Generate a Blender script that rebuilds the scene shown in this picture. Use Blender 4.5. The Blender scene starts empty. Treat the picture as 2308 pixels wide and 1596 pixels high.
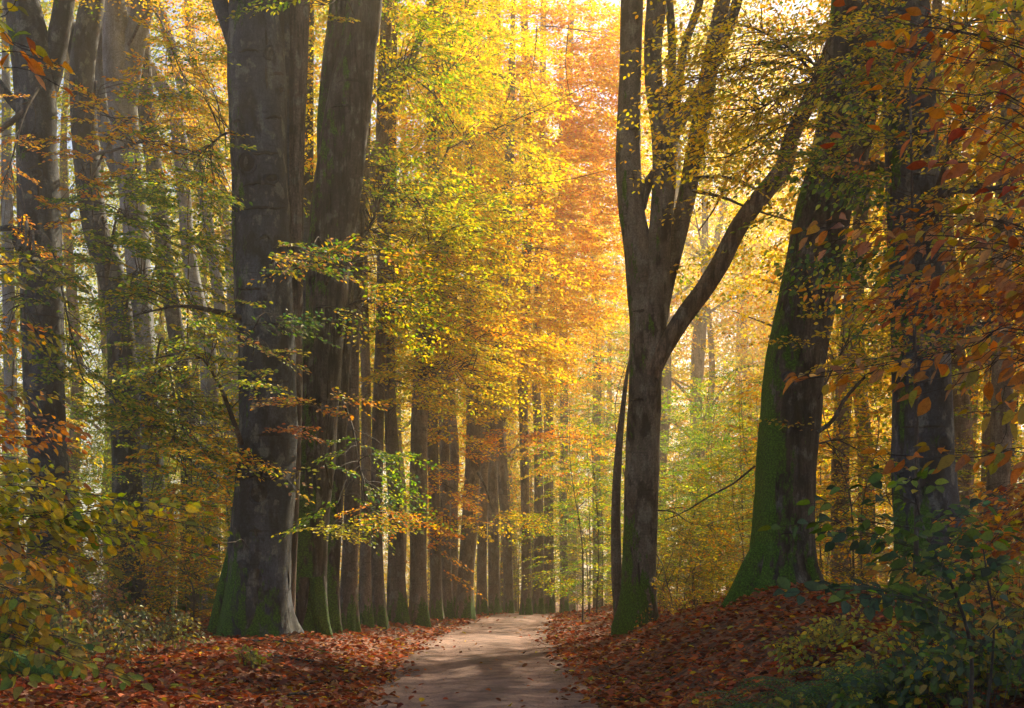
import bpy, math, random
import numpy as np
from mathutils import Matrix, Vector

rng = np.random.default_rng(11)
random.seed(11)
SC = bpy.context.scene
COL = SC.collection

# ------------------------------------------------------------------ camera
F, CX, HY, CZ = 2885.0, 1154.0, 1297.0, 1.6          # focal length, optical axis, eye height
cam = bpy.data.cameras.new('camera')
cam.lens = 45.0; cam.sensor_width = 36.0
cam.shift_y = (HY - 798.0) / 2308.0                  # view camera style rise keeps trunks upright
cam.clip_start = 0.1; cam.clip_end = 2000.0
cam_o = bpy.data.objects.new('camera', cam); COL.objects.link(cam_o)
cam_o.location = (0, 0, CZ); cam_o.rotation_euler = (math.radians(90), 0, 0)
SC.camera = cam_o

# ------------------------------------------------------------------ sky, sun, exposure
SUN_AZ, SUN_EL = math.radians(30), math.radians(41)   # azimuth from +Y towards +X
w = bpy.data.worlds.new('World'); SC.world = w; w.use_nodes = True
nt = w.node_tree; nt.nodes.clear()
sky = nt.nodes.new('ShaderNodeTexSky'); sky.sky_type = 'NISHITA'; sky.sun_disc = False
sky.sun_elevation = SUN_EL; sky.sun_rotation = SUN_AZ
bg = nt.nodes.new('ShaderNodeBackground'); bg.inputs['Strength'].default_value = 0.058
out = nt.nodes.new('ShaderNodeOutputWorld')
nt.links.new(sky.outputs[0], bg.inputs[0]); nt.links.new(bg.outputs[0], out.inputs[0])
sl = bpy.data.lights.new('sun', 'SUN'); sl.energy = 5.0; sl.angle = math.radians(0.6); sl.color = (1.0, 0.83, 0.58)
so = bpy.data.objects.new('sun', sl); COL.objects.link(so)
sdir = Vector((math.sin(SUN_AZ) * math.cos(SUN_EL), math.cos(SUN_AZ) * math.cos(SUN_EL), math.sin(SUN_EL)))
so.rotation_euler = sdir.to_track_quat('Z', 'Y').to_euler(); so.location = sdir * 80
vs = SC.view_settings
vs.view_transform = 'Standard'; vs.look = 'None'; vs.gamma = 1.0; vs.use_curve_mapping = False
vs.exposure = 1.45
cy = SC.cycles
cy.use_denoising = True
cy.max_bounces = 6; cy.diffuse_bounces = 3; cy.glossy_bounces = 1; cy.transmission_bounces = 4
cy.transparent_max_bounces = 4; cy.volume_bounces = 1
cy.use_adaptive_sampling = True; cy.adaptive_threshold = 0.03
cy.sample_clamp_indirect = 4.0; cy.caustics_reflective = False; cy.caustics_refractive = False

HAZE = 0.0020

# ------------------------------------------------------------------ small helpers
def at(px, py, Y):
    return np.array([(px - CX) / F * Y, Y, CZ + (HY - py) / F * Y])

def sstep(a, b, x):
    t = np.clip((x - a) / (b - a), 0, 1)
    return t * t * (3 - 2 * t)

def link(o, parent=None):
    COL.objects.link(o)
    if parent is not None: o.parent = parent
    return o

def mesh_from(name, verts, faces_flat, sizes, mat, smooth=True, col=None):
    me = bpy.data.meshes.new(name)
    verts = np.asarray(verts, np.float32); faces_flat = np.asarray(faces_flat, np.int32)
    sizes = np.asarray(sizes, np.int32)
    me.vertices.add(len(verts)); me.vertices.foreach_set('co', verts.ravel())
    me.loops.add(len(faces_flat)); me.loops.foreach_set('vertex_index', faces_flat)
    me.polygons.add(len(sizes))
    starts = np.concatenate([[0], np.cumsum(sizes)[:-1]]).astype(np.int32)
    me.polygons.foreach_set('loop_start', starts)
    me.polygons.foreach_set('loop_total', sizes)
    me.update(calc_edges=True)
    me.polygons.foreach_set('use_smooth', np.full(len(sizes), smooth))
    if col is not None:
        a = me.attributes.new('tone', 'FLOAT_COLOR', 'POINT')
        c = np.ones((len(verts), 4), np.float32); c[:, :3] = col
        a.data.foreach_set('color', c.ravel())
    if mat is not None: me.materials.append(mat)
    return me

def thing(name, label, cat, loc=(0, 0, 0), group=None):
    o = bpy.data.objects.new(name, None); o.empty_display_size = 0.2
    o.location = loc; o['label'] = label; o['category'] = cat
    if group: o['group'] = group
    return link(o)

def part(name, me, parent, kind=None):
    o = bpy.data.objects.new(name, me)
    if kind: o['kind'] = kind
    return link(o, parent)

def catmull(P, n):
    """Resample a polyline of rows (any width) at n evenly spaced stations."""
    P = np.asarray(P, float)
    if len(P) == 2:
        t = np.linspace(0, 1, n)[:, None]; return P[0] * (1 - t) + P[1] * t
    d = np.linalg.norm(np.diff(P[:, :3], axis=0), axis=1); s = np.concatenate([[0], np.cumsum(d)])
    q = np.vstack([2 * P[0] - P[1], P, 2 * P[-1] - P[-2]])
    u = np.linspace(0, s[-1], n)
    i = np.clip(np.searchsorted(s, u, side='right') - 1, 0, len(P) - 2)
    t = ((u - s[i]) / np.maximum(s[i + 1] - s[i], 1e-9))[:, None]
    p0, p1, p2, p3 = q[i], q[i + 1], q[i + 2], q[i + 3]
    return 0.5 * ((2 * p1) + (-p0 + p2) * t + (2 * p0 - 5 * p1 + 4 * p2 - p3) * t ** 2 + (-p0 + 3 * p1 - 3 * p2 + p3) * t ** 3)

def frames(C):
    T = np.gradient(C, axis=0); T /= np.linalg.norm(T, axis=1)[:, None] + 1e-12
    N = np.zeros_like(T)
    ref = np.array([0., 1., 0.]) if abs(T[0][1]) < 0.8 else np.array([1., 0., 0.])
    n = ref - T[0] * ref.dot(T[0]); n /= np.linalg.norm(n); N[0] = n
    for k in range(1, len(T)):
        n = n - T[k] * n.dot(T[k]); n /= np.linalg.norm(n) + 1e-12; N[k] = n
    return T, N, np.cross(T, N)

class Tubes:
    """Collects tapered tubes into one mesh."""
    def __init__(s): s.v = []; s.f = []; s.n = 0
    def add(s, C, R, sides=6, disp=None, cap=True):
        C = np.asarray(C, float); R = np.asarray(R, float); m = len(C)
        T, N, B = frames(C)
        th = np.linspace(0, 2 * math.pi, sides, endpoint=False)
        r = R[:, None] * np.ones(sides)
        if disp is not None: r = r * disp(C, th)
        V = C[:, None, :] + r[..., None] * (np.cos(th)[None, :, None] * N[:, None, :] + np.sin(th)[None, :, None] * B[:, None, :])
        s.v.append(V.reshape(-1, 3))
        i = np.arange(m - 1)[:, None] * sides; j = np.arange(sides)[None, :]; j2 = (j + 1) % sides
        q = np.stack([i + j, i + j2, i + sides + j2, i + sides + j], -1).reshape(-1, 4) + s.n
        s.f.append(q); s.n += m * sides
        return s
    def mesh(s, name, mat, smooth=True):
        f = np.concatenate(s.f)
        return mesh_from(name, np.concatenate(s.v), f.ravel(), np.full(len(f), 4), mat, smooth)

# ------------------------------------------------------------------ ground shape
RY = np.array([-20, 0, 10, 16, 25, 32, 40, 48, 56, 70, 90, 140.])
RX = np.array([-.2, -.25, -.32, -.36, -.58, -.55, -.12, .35, .9, 3.2, 8.5, 26.])
RW = np.array([1.5, 1.48, 1.47, 1.45, 1.47, 1.43, 1.28, 1.2, 1.2, 1.2, 1.2, 1.2])

def vnoise(x, y, sc, seed=0):
    """Cheap smooth noise from summed sines."""
    r = np.random.default_rng(seed); v = 0
    for k in range(7):
        a = r.uniform(0, 6.28); fx, fy = math.cos(a), math.sin(a); f = sc * r.uniform(.6, 1.8)
        v = v + np.sin((x * fx + y * fy) * f + r.uniform(0, 6.28)) * r.uniform(.5, 1)
    return v / 4.0

def road_c(y): return np.interp(y, RY, RX)
def road_w(y): return np.interp(y, RY, RW)

def base_z(y):
    # gentle crest at 42 m, then the land falls away a little
    return 0.08 * sstep(26, 40, y) - 2.2 * sstep(44, 120, y)

def ground_h(x, y):
    x = np.asarray(x, float); y = np.asarray(y, float)
    c, wd = road_c(y), road_w(y)
    dl, dr = (c - wd) - x, x - (c + wd)
    z = base_z(y)
    amp_r = np.interp(y, [0, 14, 21, 26, 31, 40, 60], [.9, 1.15, 1.3, 1.25, .62, .55, .5])
    z = z + amp_r * sstep(.35, 4.3, dr + .25 * vnoise(x, y, .8, 3))
    amp_l = np.interp(y, [0, 14, 24, 30, 45, 60], [.25, .33, .42, .3, .2, .2])
    z = z + amp_l * sstep(.2, 2.3, dl + .2 * vnoise(x, y, .9, 4))
    off = np.clip(np.maximum(dl, dr), 0, 1.2) / 1.2
    z = z + off * ((.07 + .07 * (dr > 0)) * vnoise(x, y, 1.1, 5) + (.035 + .035 * (dr > 0)) * vnoise(x, y, 3.3, 6))
    # mound round the mossy tree on the bank
    z = z + .17 * np.exp(-(((x - 4.7) / 1.5) ** 2 + ((y - 23.4) / 1.6) ** 2))
    return z

# ------------------------------------------------------------------ materials
def newmat(name):
    m = bpy.data.materials.new(name); m.use_nodes = True
    n = m.node_tree.nodes; n.clear()
    return m, n, m.node_tree.links

def N(n, t, **kw):
    k = n.new(t)
    for a, b in kw.items():
        if a in k.inputs: k.inputs[a].default_value = b
        else: setattr(k, a, b)
    return k

def ramp(n, pts):
    r = n.new('ShaderNodeValToRGB'); e = r.color_ramp.elements
    while len(e) < len(pts): e.new(0.5)
    for k, (p, c) in enumerate(pts):
        e[k].position = p; e[k].color = (*c, 1) if len(c) == 3 else c
    return r

def leaf_mat(name, trans=.58, near=False, gloss=.03):
    m, n, L = newmat(name)
    if near:
        c0 = N(n, 'ShaderNodeObjectInfo').outputs['Color']
        tc = N(n, 'ShaderNodeTexCoord')
        sep = N(n, 'ShaderNodeSeparateXYZ'); L.new(tc.outputs['Object'], sep.inputs[0])
        ab = N(n, 'ShaderNodeMath', operation='ABSOLUTE'); L.new(sep.outputs['Y'], ab.inputs[0])
        s1 = N(n, 'ShaderNodeMath', operation='MULTIPLY'); L.new(ab.outputs[0], s1.inputs[0]); s1.inputs[1].default_value = .8
        s2 = N(n, 'ShaderNodeMath', operation='SUBTRACT'); L.new(sep.outputs['X'], s2.inputs[0]); L.new(s1.outputs[0], s2.inputs[1])
        s3 = N(n, 'ShaderNodeMath', operation='MULTIPLY'); L.new(s2.outputs[0], s3.inputs[0]); s3.inputs[1].default_value = 58
        s4 = N(n, 'ShaderNodeMath', operation='SINE'); L.new(s3.outputs[0], s4.inputs[0])
        vr = ramp(n, [(.0, (.82, .80, .78)), (.7, (1, 1, 1)), (1., (.55, .50, .42))]); L.new(s4.outputs[0], vr.inputs[0])
        nz = N(n, 'ShaderNodeTexNoise', Scale=5.0, Detail=4.0); L.new(tc.outputs['Object'], nz.inputs['Vector'])
        nr = ramp(n, [(.3, (.55, .42, .3)), (.48, (1, 1, 1)), (.72, (1.2, 1.1, 1.0))]); L.new(nz.outputs[0], nr.inputs[0])
        m1 = N(n, 'ShaderNodeMix', data_type='RGBA', blend_type='MULTIPLY'); m1.inputs[0].default_value = 1
        L.new(c0, m1.inputs[6]); L.new(vr.outputs[0], m1.inputs[7])
        m2 = N(n, 'ShaderNodeMix', data_type='RGBA', blend_type='MULTIPLY'); m2.inputs[0].default_value = .8
        L.new(m1.outputs[2], m2.inputs[6]); L.new(nr.outputs[0], m2.inputs[7])
        e1 = N(n, 'ShaderNodeMath', operation='MULTIPLY_ADD'); L.new(ab.outputs[0], e1.inputs[0]); e1.inputs[1].default_value = 3.2; L.new(nz.outputs[0], e1.inputs[2])
        er = ramp(n, [(.98, (1, 1, 1)), (1.0, (.45, .30, .20))]); er.color_ramp.elements[0].position = .86
        e2 = N(n, 'ShaderNodeMath', operation='MULTIPLY'); L.new(e1.outputs[0], e2.inputs[0]); e2.inputs[1].default_value = .68; L.new(e2.outputs[0], er.inputs[0])
        m3 = N(n, 'ShaderNodeMix', data_type='RGBA', blend_type='MULTIPLY'); m3.inputs[0].default_value = .75
        L.new(m2.outputs[2], m3.inputs[6]); L.new(er.outputs[0], m3.inputs[7])
        c = m3.outputs[2]
        bp = N(n, 'ShaderNodeBump', Strength=.35, Distance=.004); L.new(s4.outputs[0], bp.inputs['Height'])
    else:
        a = N(n, 'ShaderNodeAttribute', attribute_name='tone'); oi = N(n, 'ShaderNodeObjectInfo')
        m1 = N(n, 'ShaderNodeMix', data_type='RGBA', blend_type='MULTIPLY'); m1.inputs[0].default_value = 1
        L.new(a.outputs['Color'], m1.inputs[6]); L.new(oi.outputs['Color'], m1.inputs[7]); c = m1.outputs[2]
        bp = None
    d = N(n, 'ShaderNodeBsdfDiffuse'); t = N(n, 'ShaderNodeBsdfTranslucent')
    g = N(n, 'ShaderNodeBsdfGlossy', Roughness=.45); g.inputs['Color'].default_value = (1, 1, 1, 1)
    L.new(c, d.inputs[0])
    sat = N(n, 'ShaderNodeHueSaturation', Saturation=1.18, Value=1.25); L.new(c, sat.inputs['Color']); L.new(sat.outputs[0], t.inputs[0])
    mx = N(n, 'ShaderNodeMixShader'); mx.inputs[0].default_value = trans
    L.new(d.outputs[0], mx.inputs[1]); L.new(t.outputs[0], mx.inputs[2])
    mg = N(n, 'ShaderNodeMixShader'); mg.inputs[0].default_value = gloss
    L.new(mx.outputs[0], mg.inputs[1]); L.new(g.outputs[0], mg.inputs[2])
    if bp is not None:
        L.new(bp.outputs[0], d.inputs['Normal']); L.new(bp.outputs[0], g.inputs['Normal'])
    o = N(n, 'ShaderNodeOutputMaterial'); L.new(mg.outputs[0], o.inputs[0])
    return m

def bark_mat(name, col=(.17, .165, .16), rough=0.0, moss_h=1.2, moss=.5, side=None, blotch=.5):
    """Beech bark: smooth grey with fine horizontal creases, lichen and dark blotches; rough adds upright fissures; moss climbs from the foot."""
    m, n, L = newmat(name)
    tc = N(n, 'ShaderNodeTexCoord'); co = tc.outputs['Object']
    def mapped(sc):
        mp = N(n, 'ShaderNodeMapping'); mp.inputs['Scale'].default_value = sc; L.new(co, mp.inputs[0]); return mp.outputs[0]
    def noise(sc, scale=1.0, detail=5.0, r=.55):
        z = N(n, 'ShaderNodeTexNoise', Scale=scale, Detail=detail, Roughness=r); L.new(mapped(sc), z.inputs['Vector']); return z.outputs[0]
    def mix(f, a, b, mode='MIX'):
        x = N(n, 'ShaderNodeMix', data_type='RGBA', blend_type=mode)
        if isinstance(f, float): x.inputs[0].default_value = f
        else: L.new(f, x.inputs[0])
        for v, k in ((a, 6), (b, 7)):
            if isinstance(v, tuple): x.inputs[k].default_value = (*v, 1)
            else: L.new(v, x.inputs[k])
        return x.outputs[2]
    def math_(op, a, b=None):
        x = N(n, 'ShaderNodeMath', operation=op)
        for v, k in ((a, 0), (b, 1)):
            if v is None: continue
            if isinstance(v, (int, float)): x.inputs[k].default_value = v
            else: L.new(v, x.inputs[k])
        return x.outputs[0]
    c = Vector(col)
    big = ramp(n, [(.3, tuple(c * .38)), (.5, tuple(c)), (.68, tuple(c * 2.1))]); L.new(noise((1, 1, .3), 1.7, 7, .65), big.inputs[0])
    base = big.outputs[0]
    # pale lichen films
    lr = ramp(n, [(.55, (0, 0, 0)), (.60, (1, 1, 1))]); L.new(noise((1, 1, .6), 4.2, 6), lr.inputs[0])
    base = mix(math_('MULTIPLY', lr.outputs[0], .55), base, (.19, .20, .18))
    vo = N(n, 'ShaderNodeTexVoronoi', Scale=7.0); L.new(mapped((1, 1, .8)), vo.inputs['Vector'])
    sp = ramp(n, [(.10, (1, 1, 1)), (.2, (0, 0, 0))]); L.new(vo.outputs['Distance'], sp.inputs[0])
    base = mix(math_('MULTIPLY', sp.outputs[0], math_('MULTIPLY', noise((1, 1, .5), 3.0, 4), .55)), base, tuple(c * 2.2))
    # dark weathered blotches
    dr = ramp(n, [(.52, (0, 0, 0)), (.585, (1, 1, 1))]); L.new(noise((1, 1, .45), 2.3, 7, .65), dr.inputs[0])
    base = mix(math_('MULTIPLY', dr.outputs[0], blotch), base, (.012, .011, .011))
    # horizontal creases
    hz = noise((2.2, 2.2, 26), 1.0, 6, .7)
    hr = ramp(n, [(.37, (.3, .3, .3)), (.45, (1, 1, 1))]); L.new(hz, hr.inputs[0])
    hm = ramp(n, [(.45, (0, 0, 0)), (.6, (1, 1, 1))]); L.new(noise((1, 1, .8), 1.9, 4), hm.inputs[0])
    base = mix(math_('MULTIPLY', hm.outputs[0], .9 * (1 - rough)), base, mix(1., base, hr.outputs[0], 'MULTIPLY'))
    # upright fissures
    vt = noise((9, 9, .9), 1.0, 7, .66)
    vr = ramp(n, [(.42, (.12, .11, .11)), (.54, (1, 1, 1))]); L.new(vt, vr.inputs[0])
    base = mix(min(1.0, .06 + rough), base, vr.outputs[0], 'MULTIPLY')
    fine = noise((30, 30, 22), 1.0, 5, .7)
    fr = ramp(n, [(.32, (.35, .35, .35)), (.5, (1, 1, 1)), (.68, (1.8, 1.8, 1.8))]); L.new(fine, fr.inputs[0])
    base = mix(.7, base, fr.outputs[0], 'MULTIPLY')
    # moss
    sep = N(n, 'ShaderNodeSeparateXYZ'); L.new(co, sep.inputs[0])
    hfac = math_('SUBTRACT', 1.0, math_('DIVIDE', sep.outputs['Z'], moss_h))
    hcl = math_('MAXIMUM', math_('MINIMUM', hfac, 1.), -1.)
    mn = math_('ADD', math_('MULTIPLY', math_('SUBTRACT', noise((1, 1, .3), 2.6, 8, .7), .5), 3.6), math_('MULTIPLY', math_('SUBTRACT', noise((1, 1, .45), 11., 6, .7), .5), 1.6))
    mfac = math_('ADD', math_('MULTIPLY', hcl, .5), math_('ADD', mn, (moss - .5) * .6 - .02))
    if side is not None:
        geo = N(n, 'ShaderNodeNewGeometry'); dt = N(n, 'ShaderNodeVectorMath', operation='DOT_PRODUCT')
        L.new(geo.outputs['Normal'], dt.inputs[0]); dt.inputs[1].default_value = Vector(side).normalized()
        mfac = math_('ADD', mfac, math_('MULTIPLY', math_('SUBTRACT', dt.outputs['Value'], .35), .75))
    mr = ramp(n, [(.04, (0, 0, 0)), (.26, (1, 1, 1))]); L.new(mfac, mr.inputs[0])
    mcol = ramp(n, [(.3, (.012, .032, .006)), (.5, (.045, .125, .010)), (.72, (.12, .27, .018))]); L.new(noise((1, 1, 1), 34., 4), mcol.inputs[0])
    base = mix(mr.outputs[0], base, mcol.outputs[0])
    # relief
    h = math_('ADD', math_('MULTIPLY', hz, .35 * (1 - rough)), math_('MULTIPLY', vt, .12 + 1.6 * rough))
    h = math_('ADD', h, math_('MULTIPLY', fine, .18))
    h = math_('ADD', h, math_('MULTIPLY', dr.outputs[0], -.12))
    h = math_('ADD', h, math_('MULTIPLY', math_('MULTIPLY', mr.outputs[0], noise((1, 1, 1), 45., 3)), 1.4))
    bp = N(n, 'ShaderNodeBump', Strength=.9, Distance=.03); L.new(h, bp.inputs['Height'])
    p = N(n, 'ShaderNodeBsdfPrincipled', Roughness=.82); p.inputs['Specular IOR Level'].default_value = .25
    L.new(base, p.inputs['Base Color']); L.new(bp.outputs[0], p.inputs['Normal'])
    o = N(n, 'ShaderNodeOutputMaterial'); L.new(p.outputs[0], o.inputs[0])
    return m

def ground_mat():
    m, n, L = newmat('forest_floor')
    tc = N(n, 'ShaderNodeTexCoord'); co = tc.outputs['Object']
    v = N(n, 'ShaderNodeTexVoronoi', Scale=15.0); L.new(co, v.inputs['Vector'])
    sh = N(n, 'ShaderNodeSeparateColor'); L.new(v.outputs['Color'], sh.inputs[0])
    r = ramp(n, [(0, (.045, .016, .010)), (.35, (.12, .038, .018)), (.7, (.20, .062, .024)), (1, (.26, .11, .05))]); L.new(sh.outputs[0], r.inputs[0])
    z = N(n, 'ShaderNodeTexNoise', Scale=1.3, Detail=6.0); L.new(co, z.inputs['Vector'])
    zr = ramp(n, [(.34, (.16, .13, .12)), (.52, (1, 1, 1))]); L.new(z.outputs[0], zr.inputs[0])
    mx = N(n, 'ShaderNodeMix', data_type='RGBA', blend_type='MULTIPLY'); mx.inputs[0].default_value = .85
    L.new(r.outputs[0], mx.inputs[6]); L.new(zr.outputs[0], mx.inputs[7])
    bp = N(n, 'ShaderNodeBump', Strength=.8, Distance=.03); L.new(v.outputs['Distance'], bp.inputs['Height'])
    p = N(n, 'ShaderNodeBsdfPrincipled', Roughness=.9); L.new(mx.outputs[2], p.inputs['Base Color']); L.new(bp.outputs[0], p.inputs['Normal'])
    o = N(n, 'ShaderNodeOutputMaterial'); L.new(p.outputs[0], o.inputs[0])
    return m

def road_mat():
    m, n, L = newmat('sandy_track')
    tc = N(n, 'ShaderNodeTexCoord'); co = tc.outputs['Object']
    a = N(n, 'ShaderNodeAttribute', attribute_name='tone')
    z = N(n, 'ShaderNodeTexNoise', Scale=2.2, Detail=8.0, Roughness=.62); L.new(co, z.inputs['Vector'])
    r = ramp(n, [(.32, (.105, .060, .048)), (.5, (.235, .142, .115)), (.68, (.34, .215, .175))]); L.new(z.outputs[0], r.inputs[0])
    f = N(n, 'ShaderNodeTexNoise', Scale=26.0, Detail=8.0, Roughness=.75); L.new(co, f.inputs['Vector'])
    fr = ramp(n, [(.34, (.35, .32, .3)), (.5, (1, 1, 1)), (.68, (1.4, 1.36, 1.3))]); L.new(f.outputs[0], fr.inputs[0])
    v = N(n, 'ShaderNodeTexVoronoi', Scale=38.0); L.new(co, v.inputs['Vector'])
    vr = ramp(n, [(.0, (.35, .25, .2)), (.10, (.6, .5, .45)), (.2, (1, 1, 1))]); L.new(v.outputs['Distance'], vr.inputs[0])
    m1 = N(n, 'ShaderNodeMix', data_type='RGBA', blend_type='MULTIPLY'); m1.inputs[0].default_value = .8
    L.new(r.outputs[0], m1.inputs[6]); L.new(fr.outputs[0], m1.inputs[7])
    m2 = N(n, 'ShaderNodeMix', data_type='RGBA', blend_type='MULTIPLY'); m2.inputs[0].default_value = .45
    L.new(m1.outputs[2], m2.inputs[6]); L.new(vr.outputs[0], m2.inputs[7])
    m3 = N(n, 'ShaderNodeMix', data_type='RGBA', blend_type='MULTIPLY'); m3.inputs[0].default_value = 1.
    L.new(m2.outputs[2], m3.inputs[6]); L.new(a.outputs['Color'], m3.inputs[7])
    ad = N(n, 'ShaderNodeMath', operation='ADD'); L.new(f.outputs[0], ad.inputs[0]); L.new(z.outputs[0], ad.inputs[1])
    bp = N(n, 'ShaderNodeBump', Strength=.7, Distance=.03); L.new(ad.outputs[0], bp.inputs['Height'])
    p = N(n, 'ShaderNodeBsdfPrincipled', Roughness=.88); L.new(m3.outputs[2], p.inputs['Base Color']); L.new(bp.outputs[0], p.inputs['Normal'])
    o = N(n, 'ShaderNodeOutputMaterial'); L.new(p.outputs[0], o.inputs[0])
    return m

M_LEAF = leaf_mat('leaf'); M_LEAF_NEAR = leaf_mat('leaf_close', .38, True); M_LITTER = leaf_mat('leaf_dry', .12, gloss=.008)
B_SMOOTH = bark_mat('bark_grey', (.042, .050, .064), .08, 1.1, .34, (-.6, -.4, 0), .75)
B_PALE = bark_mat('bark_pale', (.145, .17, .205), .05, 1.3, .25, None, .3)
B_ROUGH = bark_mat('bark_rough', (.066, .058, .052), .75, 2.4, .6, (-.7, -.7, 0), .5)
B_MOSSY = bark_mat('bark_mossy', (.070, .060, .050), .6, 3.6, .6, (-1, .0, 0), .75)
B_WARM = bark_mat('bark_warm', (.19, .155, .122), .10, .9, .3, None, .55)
B_FORK = bark_mat('bark_fork', (.115, .104, .090), .15, 1.5, .28, (-.6, -.5, 0), .8)
B_WARMR = bark_mat('bark_warm_rough', (.125, .095, .076), .7, .3, .1, None, .35)
B_DARK = bark_mat('bark_dark', (.125, .104, .086), .25, 1.1, .25, None, .4)
B_SCAR = bark_mat('bark_scar', (.028, .025, .024), .5, .01, .0, None, .3)
B_STEM = bark_mat('bark_stem', (.11, .095, .075), .1, .01, .0, None, .2)
B_TWIG = bark_mat('bark_twig', (.06, .05, .042), .2, .01, .0, None, .2)

# ------------------------------------------------------------------ leaves
PAL = {
 'gold':   [(.84, .57, .016), (.88, .63, .025), (.80, .48, .014), (.74, .56, .022), (.84, .50, .016)],
 'lemon':  [(.82, .68, .06), (.70, .62, .05), (.84, .62, .05), (.56, .55, .045)],
 'amber':  [(.78, .33, .014), (.72, .26, .012), (.84, .43, .018), (.66, .21, .012)],
 'rust':   [(.42, .12, .028), (.50, .17, .03), (.34, .085, .025), (.55, .24, .04)],
 'red':    [(.42, .075, .022), (.50, .12, .025), (.36, .06, .025), (.56, .20, .03), (.46, .16, .06)],
 'tan':    [(.44, .23, .10), (.50, .28, .13), (.42, .19, .06), (.55, .26, .05), (.38, .20, .10)],
 'olive':  [(.36, .34, .045), (.44, .37, .05), (.28, .30, .045), (.50, .38, .05), (.38, .27, .04)],
 'green':  [(.11, .22, .028), (.16, .28, .03), (.21, .33, .035), (.09, .17, .025)],
 'blue':   [(.05, .115, .06), (.06, .14, .06), (.08, .16, .05), (.045, .10, .055)],
 'lime':   [(.40, .46, .04), (.48, .47, .045), (.30, .40, .035), (.56, .48, .05)],
 'sage':   [(.16, .18, .07), (.20, .21, .07), (.26, .22, .06), (.13, .16, .07)],
}
def pick(mix, n):
    """mix: dict palette -> weight; n linear colours with jitter."""
    cols, wts = [], []
    for k, wt in mix.items():
        for c in PAL[k]: cols.append(c); wts.append(wt / len(PAL[k]))
    cols = np.array(cols); wts = np.array(wts); wts /= wts.sum()
    c = cols[rng.choice(len(cols), n, p=wts)]
    return np.clip(c * rng.uniform(.72, 1.22, (n, 1)) * rng.uniform(.92, 1.08, (n, 3)), 0, 1)

SH_FAR = (np.array([[0, 0, 0], [.42, .33, .10], [1, 0, -.04], [.5, -.33, .10]]), [[0, 3, 2, 1]])
SH_MID = (np.array([[0, 0, 0], [.28, .29, .09], [.68, .27, .07], [1, 0, -.08], [.68, -.27, .07], [.28, -.29, .09]]),
          [[0, 3, 2, 1], [0, 5, 4, 3]])

class Leaves:
    def __init__(s): s.p = []; s.a = []; s.n = []; s.s = []; s.c = []
    def add(s, p, a, n, sz, c):
        s.p.append(p); s.a.append(a); s.n.append(n); s.s.append(sz); s.c.append(c)
    def count(s): return sum(len(x) for x in s.p)
    def arrays(s): return [np.concatenate(x) for x in (s.p, s.a, s.n, s.s, s.c)]
    def mesh(s, name, shape, mat, origin=(0, 0, 0)):
        P, A, Nn, S, C = s.arrays()
        P = P - np.asarray(origin)
        B = np.cross(Nn, A); sv, sf = shape; k = len(sv)
        V = P[:, None, :] + S[:, None, None] * (sv[None, :, 0, None] * A[:, None, :] + sv[None, :, 1, None] * B[:, None, :] + sv[None, :, 2, None] * Nn[:, None, :])
        nl = len(P); fl = np.array(sf)
        Fc = (np.arange(nl)[:, None, None] * k + fl[None]).reshape(-1)
        return mesh_from(name, V.reshape(-1, 3), Fc, np.full(nl * len(sf), fl.shape[1]), mat, False, np.repeat(C, k, axis=0))

def norm(v): return v / (np.linalg.norm(v, axis=-1, keepdims=True) + 1e-12)

def spray_template(length=1.15, step=.085, leaf_gap=.062, seed=0):
    """One flat beech spray: a bowed main twig, alternating side twigs, leaves in two ranks.  Lies in XY along +X."""
    r = np.random.default_rng(seed); P, A, S, T = [], [], [], []
    xs = np.arange(.10, length, step); sgn = 1
    def droop(x): return -.10 * (x / length) ** 2 * length
    T.append([(0, 0, 0), (length * .5, r.normal(0, .02), droop(length * .5)), (length, r.normal(0, .04), droop(length))])
    for x in xs:
        sgn = -sgn; t = x / length
        ln = length * .46 * (1 - t) ** .75 * r.uniform(.6, 1.15) * min(1, .55 + 2.2 * t)
        an = sgn * math.radians(r.uniform(38, 62)); d = np.array([math.cos(an), math.sin(an), r.normal(0, .10)])
        o = np.array([x, 0, droop(x)]); T.append([tuple(o), tuple(o + d * ln)])
        k = max(1, int(ln / leaf_gap)); ls = 1
        for q in range(k):
            ls = -ls; pos = o + d * (ln * (q + .6) / k); pos[2] -= .04 * (q / max(k, 1)) ** 2
            a2 = an + ls * math.radians(r.uniform(25, 62)) * (0.25 if q == k - 1 else 1)
            P.append(pos + r.normal(0, .008, 3)); A.append([math.cos(a2), math.sin(a2), r.normal(-.10, .16)]); S.append(r.uniform(.72, 1.15))
    P.append([length, 0, droop(length)]); A.append([1, 0, -.1]); S.append(1.)
    A = norm(np.array(A)); n = r.normal(0, .55, (len(P), 3)); n[:, 2] = 1; Nn = n - A * (n * A).sum(1)[:, None]
    return np.array(P), A, norm(Nn), np.array(S), T

OPEN = .55
TPL = [spray_template(1.15 + .18 * (k % 3), .085, .062, k) for k in range(7)]
TPL_LOOSE = [spray_template(1.3, .13, .105, 40 + k) for k in range(5)]

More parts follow.
